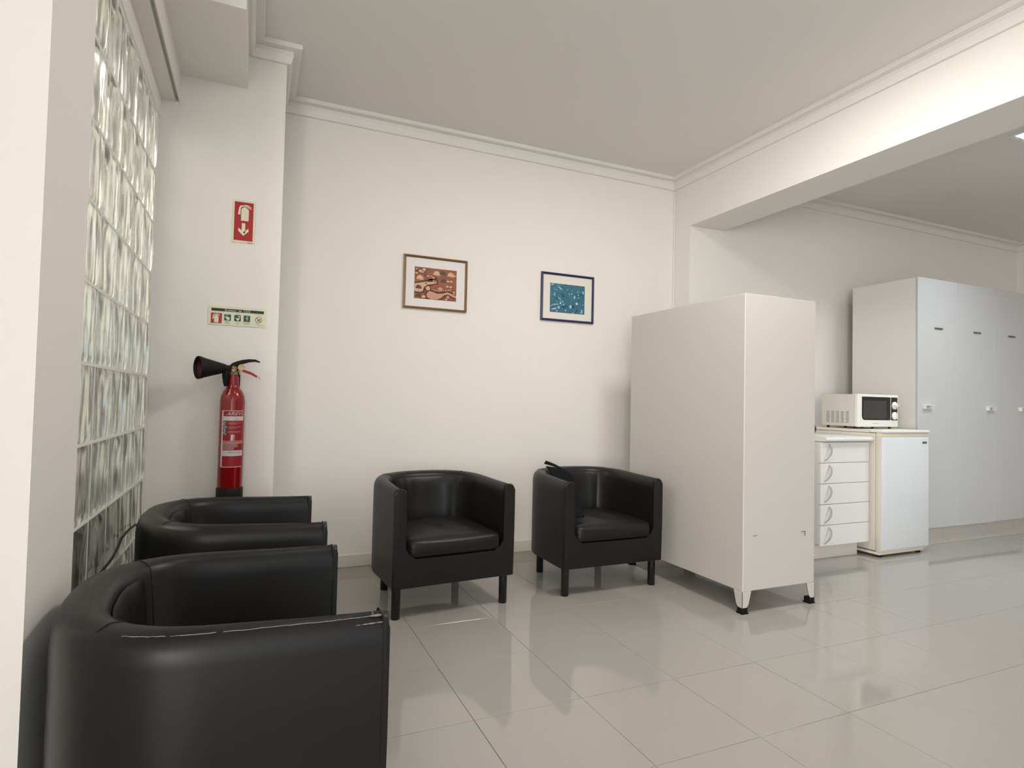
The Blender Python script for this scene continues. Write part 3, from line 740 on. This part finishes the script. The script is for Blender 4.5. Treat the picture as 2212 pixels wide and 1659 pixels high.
# ------------------------------------------------------------------ framed prints
def ell(cx, cy, a, b, ang=0, n=14, wob=0.0, seed=0):
    r = random.Random(seed); ca, sa = math.cos(ang), math.sin(ang); P = []
    for i in range(n):
        th = 2*PI*i/n; k = 1+r.uniform(-wob, wob); x, y = a*k*math.cos(th), b*k*math.sin(th)
        P.append((cx+x*ca-y*sa, cy+x*sa+y*ca))
    return P
def picture(x0, x1, z0, z1, fm, mm, fw_, art_rect, shapes, base, mats, label, iname):
    xc, zc_ = (x0+x1)/2, (z0+z1)/2
    t = tag(empty('framed_print', (xc, D, zc_)), label, 'picture')
    hx_, hz_ = (x1-x0)/2, (z1-z0)/2
    bm = bmesh.new()
    # four mitred bars
    o = [(-hx_, -hz_), (hx_, -hz_), (hx_, hz_), (-hx_, hz_)]; i_ = [(-hx_+fw_, -hz_+fw_), (hx_-fw_, -hz_+fw_), (hx_-fw_, hz_-fw_), (-hx_+fw_, hz_-fw_)]
    m_ = [((a[0]+b[0])/2, (a[1]+b[1])/2) for a, b in zip(o, i_)]
    y_ = [0, -0.018, -0.022, -0.014, 0]
    loops = [[bm.verts.new((p[0], 0, p[1])) for p in o], [bm.verts.new((p[0], -0.017, p[1])) for p in o], [bm.verts.new((p[0], -0.021, p[1])) for p in m_], [bm.verts.new((p[0], -0.013, p[1])) for p in i_], [bm.verts.new((p[0], 0, p[1])) for p in i_]]
    for a, b in zip(loops, loops[1:]+loops[:1]):
        for k in range(4): bm.faces.new((a[k], a[(k+1) % 4], b[(k+1) % 4], b[k]))
    finish('frame', bm, fm, t)
    ax0, ax1, az0, az1 = [v for v in (art_rect[0]-xc, art_rect[1]-xc, art_rect[2]-zc_, art_rect[3]-zc_)]
    bm = bmesh.new(); bx(bm, -hx_+fw_, hx_-fw_, -0.009, -0.004, -hz_+fw_, hz_-fw_); finish('mount', bm, mm, t)
    bm = bmesh.new(); bx(bm, ax0, ax1, -0.0096, -0.009, az0, az1, mi=0)
    wd, ht = ax1-ax0, az1-az0
    for k, (pts, mi) in enumerate(shapes):
        P = [(ax0+max(0.004, min(0.996, u))*wd, az0+max(0.004, min(0.996, v))*ht) for u, v in pts]
        y0_ = -0.0097-0.00002*k
        vs = [bm.verts.new((u, y0_, v)) for u, v in P]
        try: f = bm.faces.new(vs); f.material_index = mi
        except Exception: pass
    bmesh.ops.triangulate(bm, faces=[f for f in bm.faces if len(f.verts) > 4])
    finish('print', bm, mats, t)
    return t
SA = []
# mats: 0 base, 1 dark, 2 cream, 3 pink, 4 grey ; (u, v) with v up
def halo(P, g, mi_in, mi_out):
    cx = sum(p[0] for p in P)/len(P); cy = sum(p[1] for p in P)/len(P)
    SA.append(([(cx+(p[0]-cx)*g, cy+(p[1]-cy)*g) for p in P], mi_out)); SA.append((P, mi_in))
land1 = [(0, 0.46), (0.12, 0.50), (0.26, 0.55), (0.42, 0.56), (0.45, 0.62), (0.52, 0.60), (0.52, 0.53), (0.43, 0.50), (0.30, 0.46), (0.22, 0.36), (0.20, 0.24), (0.12, 0.21), (0, 0.22)]
SA.append(([(0, 0.50), (0.12, 0.55), (0.26, 0.60), (0.40, 0.61), (0.44, 0.68), (0.55, 0.65), (0.56, 0.51), (0.44, 0.46), (0.33, 0.41), (0.26, 0.32), (0.24, 0.20), (0.12, 0.16), (0, 0.18)], 1)); SA.append((land1, 2))
land2 = [(0.30, 0.06), (0.29, 0.18), (0.35, 0.27), (0.45, 0.24), (0.55, 0.20), (0.66, 0.22), (0.78, 0.28), (0.88, 0.24), (1, 0.18), (1, 0.10), (0.90, 0.15), (0.80, 0.21), (0.70, 0.17), (0.65, 0.09), (0.55, 0.02), (0.40, 0.0)]
SA.append(([(0.26, 0.03), (0.25, 0.20), (0.34, 0.32), (0.46, 0.28), (0.58, 0.25), (0.70, 0.27), (0.78, 0.33), (0.90, 0.28), (1, 0.22), (1, 0.06), (0.90, 0.10), (0.80, 0.16), (0.72, 0.12), (0.67, 0.04), (0.58, 0.0), (0.30, 0.0)], 1)); SA.append((land2, 3))
for e in ((0.05, 0.93, 0.03, 0.04, 0, 3), (0.05, 0.80, 0.04, 0.04, 0, 3), (0.16, 0.87, 0.075, 0.045, -0.25, 2), (0.22, 0.93, 0.045, 0.05, 0.3, 2), (0.37, 0.72, 0.11, 0.035, -0.25, 2),
          (0.32, 0.35, 0.055, 0.07, 0, 2), (0.80, 0.12, 0.04, 0.05, 0, 3), (0.94, 0.30, 0.04, 0.035, 0, 3), (0.95, 0.24, 0.03, 0.02, 0, 3), (0.22, 0.07, 0.05, 0.05, 0, 2), (0.76, 0.04, 0.03, 0.03, 0, 2)):
    halo(ell(*e[:5], 14, 0.12, int(e[0]*99)), 1.45, e[5], 1)
for cx, cy, mi, sc, sg in ((0.13, 0.66, 2, 1.0, 1), (0.52, 0.84, 2, 1.0, 1), (0.66, 0.87, 4, 0.9, 1), (0.86, 0.84, 2, 1.0, 1), (0.10, 0.36, 4, 0.85, -1), (0.68, 0.62, 4, 0.8, 1)):
    P = [(cx-0.085*sc, cy-0.06*sc), (cx-0.075*sc, cy+0.02*sc), (cx-0.03*sc, cy+0.085*sc), (cx+0.03*sc, cy+0.075*sc), (cx+0.075*sc, cy+0.02*sc), (cx+0.085*sc, cy-0.07*sc), (cx+0.06*sc, cy-0.04*sc), (cx+0.05*sc, cy-0.08*sc), (cx+0.03*sc, cy-0.04*sc), (cx+0.0*sc, cy-0.085*sc), (cx-0.015*sc, cy-0.04*sc), (cx-0.05*sc, cy-0.05*sc)]
    SA.append((P, mi))
SA.append((ell(0.37, 0.715, 0.075, 0.015, -0.25, 10), 1)); SA.append((ell(0.475, 0.575, 0.022, 0.025), 4)); SA.append((ell(0.27, 0.50, 0.025, 0.02), 4))
for cx, cy in ((0.79, 0.63), (0.87, 0.635), (0.78, 0.46), (0.86, 0.46)): SA.append((ell(cx, cy, 0.035, 0.03), 2))
SA.append(([(0.92, 0.80), (1, 0.81), (1, 0.84), (0.93, 0.83)], 2))
for k in range(8): SA.append((ell(0.47+k*0.055, 0.30+0.004*(k-2)**2*0.6, 0.02, 0.016), 2))
for k, (a, b) in enumerate(((0.57, 0.37), (0.61, 0.40), (0.65, 0.37), (0.60, 0.345), (0.63, 0.35))): SA.append((ell(a, b, 0.018, 0.025, k), 2))
SA.append((ell(0.10, 0.10, 0.06, 0.05), 4))
SB = []
rb = random.Random(5)
for _ in range(34):
    SB.append((ell(rb.random(), rb.random(), rb.uniform(0.02, 0.07), rb.uniform(0.008, 0.022), rb.uniform(-1, 1.5), 10, 0.15, _), rb.choice((1, 1, 2, 2))))
for e in ((0.06, 0.95, 0.05, 0.018, 0.4), (0.28, 0.85, 0.09, 0.017, -0.75), (0.13, 0.67, 0.02, 0.02, 0), (0.13, 0.60, 0.025, 0.02, 0), (0.62, 0.70, 0.012, 0.05, 0), (0.70, 0.57, 0.02, 0.065, 0),
          (0.95, 0.77, 0.018, 0.06, 0), (0.82, 0.67, 0.014, 0.03, 0), (0.25, 0.50, 0.015, 0.03, 0.4), (0.30, 0.33, 0.028, 0.03, 0), (0.36, 0.39, 0.018, 0.025, 0), (0.39, 0.29, 0.014, 0.035, -0.5),
          (0.17, 0.28, 0.11, 0.012, 0.02), (0.05, 0.23, 0.04, 0.012, 0.5), (0.12, 0.115, 0.09, 0.022, 0.35), (0.25, 0.18, 0.026, 0.05, 0.2), (0.20, 0.05, 0.02, 0.025, 0), (0.59, 0.235, 0.034, 0.058, 0),
          (0.77, 0.36, 0.035, 0.05, 0), (0.45, 0.09, 0.03, 0.016, 0.8), (0.92, 0.12, 0.02, 0.06, 0.2), (0.90, 0.05, 0.04, 0.018, -0.5), (0.66, 0.02, 0.04, 0.012, 0.5), (0.49, 0.82, 0.035, 0.02, 0.4)):
    SB.append((ell(*e, 12, 0.12, int(e[0]*97)), 3 if e[0] != 0.49 else 2))
for e in ((0.49, 0.50, 0.035, 0.045, 0), (0.66, 0.24, 0.03, 0.05, 0), (0.38, 0.20, 0.03, 0.035, 0), (0.37, 0.58, 0.03, 0.03, 0.7)): SB.append((ell(*e, 12, 0.1, 3), 1))
SB.append((ell(0.49, 0.50, 0.018, 0.022), 2))
picture(0.917, 1.375, 1.727, 2.096, 'goldframe', 'matw', 0.016, (0.994, 1.297, 1.799, 2.018), SA, 'a_base', ['a_base', 'a_dark', 'a_cream', 'a_pink', 'a_grey'], 'small warm brown print of pale animal shapes in a bronze frame', 'a')
picture(1.966, 2.425, 1.722, 2.090, 'navy', 'matc', 0.017, (2.042, 2.345, 1.790, 2.011), SB, 'b_base', ['b_base', 'b_dark', 'b_mid', 'b_pale'], 'small teal blue abstract print in a navy frame', 'b')

# ------------------------------------------------------------------ safety signs on the pier
def ext_icon(cx, cz, h, fn, bm, mi, mired, d):
    """white extinguisher pictogram, total height h."""
    s = h
    def P(pts, m_, dd=0): 
        vs = [bm.verts.new(fn(cx+u*s, cz+v*s, d-0.00008*dd)) for u, v in pts]; f = bm.faces.new(vs); f.material_index = m_
    P([(-0.17, -0.46), (-0.19, -0.5), (0.25, -0.5), (0.27, -0.46), (0.27, 0.20), (0.20, 0.30), (0.06, 0.36), (0.06, 0.42), (-0.02, 0.42), (-0.02, 0.36), (-0.12, 0.30), (-0.17, 0.22)], mi)
    P([(-0.02, 0.42), (-0.02, 0.50), (-0.22, 0.46), (-0.30, 0.34), (-0.36, -0.12), (-0.22, -0.12), (-0.20, 0.28), (-0.14, 0.38)], mi)
    P([(0.02, 0.44), (0.20, 0.46), (0.40, 0.36), (0.40, 0.40), (0.22, 0.52), (0.0, 0.52)], mi)
    P([(0.06, 0.40), (0.22, 0.36), (0.40, 0.26), (0.41, 0.30), (0.24, 0.41), (0.10, 0.44)], mi)
    P([(-0.20, 0.22), (-0.175, 0.22), (-0.14, 0.32), (-0.02, 0.375), (-0.04, 0.40), (-0.17, 0.35)], mired, 1)
x0, x1, z0, z1 = -0.1265, -0.0175, 1.905, 2.131
t = tag(empty('extinguisher_sign', ((x0+x1)/2, DP, (z0+z1)/2)), 'tall red fire extinguisher sign with a white down arrow', 'sign')
fn = lambda u, v, d: (u, d, v)
hx_, hz_ = (x1-x0)/2, (z1-z0)/2
bm = bmesh.new(); bx(bm, -hx_, hx_, -0.003, -0.0002, -hz_, hz_, 0.0006, 1); finish('board', bm, 'lum', t)
bm = bmesh.new(); bx(bm, -hx_+0.009, hx_-0.009, -0.0033, -0.003, -hz_+0.012, hz_-0.010, mi=0)
ext_icon(0.001, 0.046, 0.083, fn, bm, 1, 0, -0.0034)
for ar in ([(-0.0085, -0.060), (0.0085, -0.060), (0.0085, -0.008), (-0.0085, -0.008)], [(-0.025, -0.050), (0, -0.075), (0, -0.056), (-0.024, -0.034)], [(0, -0.075), (0.025, -0.050), (0.024, -0.034), (0, -0.056)]):
    f = bm.faces.new([bm.verts.new((u, -0.0034-0.00002*(abs(ar[0][0]) > 0.01), v)) for u, v in ar]); f.material_index = 1
bx(bm, hx_-0.034, hx_-0.010, -0.0033, -0.003, -hz_+0.002, -hz_+0.005, mi=0)
bmesh.ops.triangulate(bm, faces=[f for f in bm.faces if len(f.verts) > 4])
finish('pictogram', bm, ['signred', 'lum'], t)

x0, x1, z0, z1 = -0.2235, 0.054, 1.465, 1.565
t = tag(empty('instruction_sign', ((x0+x1)/2, DP, (z0+z1)/2)), 'long cream sign reading Extintor de CO2 with small green and red icons', 'sign')
hx_, hz_ = (x1-x0)/2, (z1-z0)/2
bm = bmesh.new(); bx(bm, -hx_, hx_, -0.003, -0.0002, -hz_, hz_, 0.0006, 1); finish('board', bm, 'lum', t)
bm = bmesh.new(); L = -0.0034   # mats: 0 black 1 red 2 green 3 lum 4 brown
U = lambda u: -hx_+u*2*hx_; Vv = lambda v: -hz_+v*2*hz_
def rect(u0, u1, v0, v1, mi, d=L):
    vs = [bm.verts.new((U(a), d, Vv(b))) for a, b in ((u0, v0), (u1, v0), (u1, v1), (u0, v1))]; f = bm.faces.new(vs); f.material_index = mi
rect(0.055, 0.955, 0.72, 0.87, 0)
add_text(bm, 'Extintor  de  CO2', 0.0155, lambda u, v, d: (u, L-0.0002, v), 3, U(0.50), Vv(0.79), space=1.05)
rect(0.05, 0.235, 0.09, 0.62, 1); ext_icon(U(0.135), Vv(0.35), 0.045, fn, bm, 3, 1, L-0.0001)
for c_ in (0.33, 0.50, 0.66):
    rect(c_-0.057, c_+0.057, 0.25, 0.58, 2)
P_ = lambda pts, mi: setattr(bm.faces.new([bm.verts.new((U(a), L-0.0001, Vv(b))) for a, b in pts]), 'material_index', mi)
P_([(0.285, 0.50), (0.30, 0.44), (0.33, 0.47), (0.37, 0.40), (0.36, 0.30), (0.33, 0.27), (0.31, 0.36), (0.29, 0.42)], 3)
P_([(0.30, 0.53), (0.325, 0.56), (0.33, 0.54), (0.305, 0.505)], 3)
P_([(0.455, 0.42), (0.50, 0.40), (0.545, 0.44), (0.53, 0.36), (0.515, 0.28), (0.49, 0.28), (0.485, 0.36)], 3)
P_([(0.50, 0.50), (0.54, 0.54), (0.55, 0.50), (0.52, 0.46)], 3)
P_([(0.665, 0.55), (0.64, 0.40), (0.66, 0.41), (0.655, 0.28), (0.685, 0.44), (0.665, 0.43), (0.68, 0.55)], 3)
# prohibition ring
cu, cv_, ro, ri = 0.865, 0.39, 0.0165, 0.0135
n = 28; A = [bm.verts.new((U(cu)+ro*math.cos(2*PI*i/n), L, Vv(cv_)+ro*math.sin(2*PI*i/n))) for i in range(n)]; B = [bm.verts.new((U(cu)+ri*math.cos(2*PI*i/n), L, Vv(cv_)+ri*math.sin(2*PI*i/n))) for i in range(n)]
for i in range(n):
    f = bm.faces.new((A[i], A[(i+1) % n], B[(i+1) % n], B[i])); f.material_index = 4
def bar(u, v, ln, th, ang, mi, d=L-0.0001):
    c, s = math.cos(ang), math.sin(ang)
    f = bm.faces.new([bm.verts.new((u+a*c-b*s, d, v+a*s+b*c)) for a, b in ((-ln, -th), (ln, -th), (ln, th), (-ln, th))]); f.material_index = mi
bar(U(cu), Vv(cv_), 0.014, 0.0016, -0.78, 4); bar(U(cu)+0.001, Vv(cv_)-0.001, 0.009, 0.0026, 0.75, 4, L-0.0002)
add_text(bm, 'NAO USAR EM', 0.0058, lambda u, v, d: (u, L, v), 4, U(0.86), Vv(0.655))
add_text(bm, 'USAR EM', 0.0052, lambda u, v, d: (u, L, v), 2, U(0.50), Vv(0.635))
for c_, s1, s2 in ((0.33, 'RETIRAR', 'CAVILHA'), (0.50, 'ATACAR', 'A BASE'), (0.66, 'EQUIPAMENTO', 'ELETRICO')):
    add_text(bm, s1, 0.0056, lambda u, v, d: (u, L, v), 2, U(c_), Vv(0.185)); add_text(bm, s2, 0.0056, lambda u, v, d: (u, L, v), 2, U(c_), Vv(0.115))
add_text(bm, 'FOGOS', 0.0055, lambda u, v, d: (u, L, v), 4, U(0.84), Vv(0.18)); add_text(bm, 'DE METAIS', 0.0062, lambda u, v, d: (u, L, v), 4, U(0.89), Vv(0.10))
bmesh.ops.triangulate(bm, faces=[f for f in bm.faces if len(f.verts) > 4])
finish('printing', bm, ['signblack', 'signred', 'signgreen', 'lum', 'signbrown'], t)

# ------------------------------------------------------------------ fire extinguisher
EX, EY = -0.092, 3.338
t = tag(empty('fire_extinguisher', (EX, EY, 0.56)), 'red carbon dioxide fire extinguisher with black horn hung on the pier', 'fire extinguisher')
r = 0.0585
Z = lambda z: z-0.56
bm = bmesh.new(); lathe(bm, [(0.03, Z(0.585)), (r-0.008, Z(0.59)), (r, Z(0.605)), (r, Z(1.075)), (r-0.004, Z(1.100)), (r-0.013, Z(1.122)), (r-0.026, Z(1.140)), (0.0275, Z(1.150)), (0.0255, Z(1.160)), (0.0250, Z(1.205))], seg=48)
cyl = finish('cylinder', bm, 'red', t, smooth=0.7)
bm = bmesh.new(); lathe(bm, [(r-0.006, Z(0.56)), (r+0.003, Z(0.56)), (r+0.004, Z(0.57)), (r+0.004, Z(0.634)), (r+0.001, Z(0.638)), (r-0.001, Z(0.638))], seg=48)
finish('boot', bm, 'rubber', t, smooth=0.7)
bm = bmesh.new()
lathe(bm, [(0.024, Z(1.205)), (0.026, Z(1.208)), (0.026, Z(1.222)), (0.020, Z(1.226)), (0.022, Z(1.230)), (0.022, Z(1.244)), (0.015, Z(1.252))], seg=8)
m4 = Matrix.Translation((0.0, -0.012, Z(1.228))) @ Matrix.Rotation(PI/2, 4, 'X'); lathe(bm, [(0.012, 0), (0.012, 0.014), (0.008, 0.018)], seg=10, mat4=m4)
finish('valve', bm, 'oldbrass', t, smooth=0.5)
# horn: axis from the valve to the left and a little toward the viewer
p0 = Vector((-0.012, -0.006, Z(1.238))); ax = Vector((-0.90, -0.42, -0.02)).normalized()
q = ax.to_track_quat('Z', 'Y').to_matrix().to_4x4(); m4 = Matrix.Translation(p0) @ q
bm = bmesh.new(); lathe(bm, [(0.014, 0.0), (0.017, 0.004), (0.017, 0.026), (0.021, 0.028), (0.030, 0.060), (0.040, 0.098), (0.050, 0.134), (0.056, 0.150), (0.057, 0.160), (0.0535, 0.162), (0.051, 0.156), (0.040, 0.12), (0.028, 0.09), (0.001, 0.085)], seg=32, mat4=m4)
hn = finish('horn', bm, 'rubber', t, smooth=0.7)
bm = bmesh.new(); lathe(bm, [(0.0475, 0.145), (0.044, 0.134), (0.030, 0.104), (0.001, 0.094)], seg=28, mat4=m4)
bm.faces.ensure_lookup_table()
for f in [f for f in bm.faces if len(f.verts) > 8]: bm.faces.remove(f)
finish('horn_lining', bm, 'redhorn', hn, smooth=0.7)
bm = bmesh.new(); tube(bm, [(-0.030, -0.016, Z(1.232)), (-0.036, -0.018, Z(1.20)), (-0.034, -0.018, Z(1.165)), (-0.032, -0.016, Z(1.148))], 0.012, 10, rfun=lambda s: 0.020-0.011*s)
finish('grip', bm, 'rubber', t, smooth=0.8)
# carrying lever
def ribbon(bm, pts, wd, th):
    rings = []
    for i, (x, z, w_, h_) in enumerate(pts):
        rings.append([bm.verts.new(p) for p in ((x, -w_, z-h_), (x, w_, z-h_), (x, w_, z+h_), (x, -w_, z+h_))])
    for a, b in zip(rings, rings[1:]):
        for i in range(4): bm.faces.new((a[i], a[(i+1) % 4], b[(i+1) % 4], b[i]))
    bm.faces.new(rings[0]); bm.faces.new(rings[-1])
bm = bmesh.new(); ribbon(bm, [(-0.020, Z(1.240), 0.014, 0.012), (-0.008, Z(1.252), 0.014, 0.014), (0.015, Z(1.262), 0.014, 0.015), (0.04, Z(1.274), 0.013, 0.011), (0.070, Z(1.282), 0.012, 0.008), (0.100, Z(1.284), 0.011, 0.006), (0.122, Z(1.277), 0.010, 0.003)], 0, 0)
finish('carry_lever', bm, 'rubber', t, smooth=0.9)
bm = bmesh.new(); ribbon(bm, [(0.020, Z(1.250), 0.012, 0.014), (0.028, Z(1.235), 0.010, 0.010), (0.030, Z(1.212), 0.008, 0.006), (0.027, Z(1.198), 0.006, 0.003)], 0, 0)
finish('trigger', bm, 'rubber', t, smooth=0.9)
bm = bmesh.new()
pts = [(0.036+0.0125*math.cos(a), -0.020, Z(1.2445)+0.0125*math.sin(a)) for a in [2*PI*i/20 for i in range(19)]]
tube(bm, pts, 0.0045, 8); tube(bm, [(0.018, -0.019, Z(1.245)), (0.030, -0.020, Z(1.243))], 0.003, 6)
finish('safety_pin', bm, 'yellow', t, smooth=1.0)
bm = bmesh.new(); rows = [[(0.040, -0.018, Z(1.238)), (0.040, -0.020, Z(1.224))], [(0.062, -0.022, Z(1.230)), (0.060, -0.024, Z(1.216))], [(0.085, -0.02, Z(1.222)), (0.080, -0.022, Z(1.210))], [(0.112, -0.014, Z(1.205)), (0.108, -0.016, Z(1.195))]]
sheet(bm, rows, 0.003); tg = finish('seal_strap', bm, 'redtag', t, smooth=0.9)
bm = bmesh.new(); tube(bm, [(0.108, -0.015, Z(1.200)), (0.116, -0.014, Z(1.196)), (0.122, -0.012, Z(1.198)), (0.118, -0.012, Z(1.204)), (0.124, -0.012, Z(1.192)), (0.128, -0.010, Z(1.188))], 0.0013, 6)
finish('seal_cord', bm, 'brass', tg, smooth=1.0)
bm = bmesh.new(); bx(bm, -0.02, 0.02, 0.058, DP-EY, Z(0.95), Z(1.05)); bx(bm, -0.012, 0.012, 0.02, DP-EY, Z(1.166), Z(1.19)); bx(bm, -0.03, 0.03, DP-EY-0.004, DP-EY, Z(0.93), Z(1.21))
finish('wall_bracket', bm, 'rubber', t)
# wrap-round label
bm = bmesh.new()   # 0 red 1 white 2 pink 3 grey
A0, A1 = -48, 62
def cylp(a, z, lift=0.0): 
    th = math.radians(a-90); rr = r+0.0004+lift; return (rr*math.cos(th), rr*math.sin(th), Z(z))
def patch(a0, a1, z0, z1, mi, lift):
    n = max(1, int(abs(a1-a0)/4)); prev = None
    for i in range(n+1):
        a = a0+(a1-a0)*i/n; cur = (bm.verts.new(cylp(a, z0, lift)), bm.verts.new(cylp(a, z1, lift)))
        if prev: f = bm.faces.new((prev[0], cur[0], cur[1], prev[1])); f.material_index = mi
        prev = cur
LT, LB = 1.026, 0.742
patch(A0, A1, LB, LT, 0, 0)
patch(A0, A1, LT-0.003, LT, 1, .0002); patch(A0, A1, LB, LB+0.003, 1, .0002); patch(A0, A0+8, LB, LT, 1, .0002)
patch(A0+8, A1, 0.975, 0.997, 1, .0002); patch(A0+8, A1, 0.798, 0.826, 1, .0002)
patch(A0+8, A1, 0.872, 0.874, 1, .0002); patch(A0+8, A1, 0.866, 0.868, 1, .0002); patch(A0+8, A1, 0.861, 0.863, 1, .0002)
patch(A0+8, A0+62, 0.828, 0.860, 2, .0002); patch(A0+62, A0+80, 0.842, 0.860, 2, .0002)
patch(A0+8, A0+27, 0.902, 0.972, 3, .0002)
rl = random.Random(2)
for k in range(9): 
    a_ = A0+9+rl.uniform(0, 9); z_ = 0.905+k*0.0072; patch(a_, a_+rl.uniform(4, 9), z_, z_+rl.uniform(0.004, 0.006), 1, .0005)
for z_, e_ in ((0.966, 95), (0.961, 75), (0.945, 95), (0.939, 72), (0.923, 95), (0.918, 88)): patch(A0+32, A0+e_, z_-0.0035, z_, 2, .0002)
patch(A0+47, A0+58, 0.876, 0.906, 1, .0003); patch(A0+59, A0+66, 0.876, 0.906, 2, .0003); patch(A0+60, A0+63, 0.892, 0.902, 1, .0005)
txf = lambda u, v, d: cylp(math.degrees(u/r), v, 0.0006)
V_, P_l = text_polys('AREVO', 0.030, shear=0.35)
vs = [bm.verts.new(txf(v.x+0.022, v.y*0.75+1.009, 0)) for v in V_]
for p in P_l:
    try: f = bm.faces.new([vs[i] for i in p]); f.material_index = 1
    except Exception: pass
V_, P_l = text_polys('CO2', 0.009)
vs = [bm.verts.new(txf(v.x+0.022, v.y+0.981, 0)) for v in V_]
for p in P_l:
    try: f = bm.faces.new([vs[i] for i in p]); f.material_index = 3
    except Exception: pass
V_, P_l = text_polys('AREVO CO2', 0.012, shear=0.3)
vs = [bm.verts.new(txf(v.x+0.018, v.y+0.815, 0)) for v in V_]
for p in P_l:
    try: f = bm.faces.new([vs[i] for i in p]); f.material_index = 3
    except Exception: pass
finish('label_sheet', bm, ['lblred', 'lblwhite', 'lblpink', 'greylabel'], cyl)

# ------------------------------------------------------------------ cable by the glass blocks
bm = bmesh.new()
pts = [Vector(q) for q in ((-0.44, 3.19, 0.006), (-0.445, 3.185, 0.25), (-0.447, 3.17, 0.42), (-0.448, 3.12, 0.50), (-0.448, 3.02, 0.532), (-0.448, 2.86, 0.540), (-0.448, 2.72, 0.538))] + bez((-0.448, 2.72, 0.538), (-0.446, 2.5, 0.46), (-0.446, 2.35, 0.54), (-0.444, 2.2, 0.46), 12)[1:] + bez((-0.444, 2.2, 0.46), (-0.444, 2.05, 0.38), (-0.44, 2.0, 0.2), (-0.44, 1.98, 0.006), 10)[1:]
tube(bm, pts, 0.005, 8)
tag(finish('power_cable', bm, 'cable', smooth=1.0), 'black cable running along the glass blocks behind the left armchairs', 'cable')
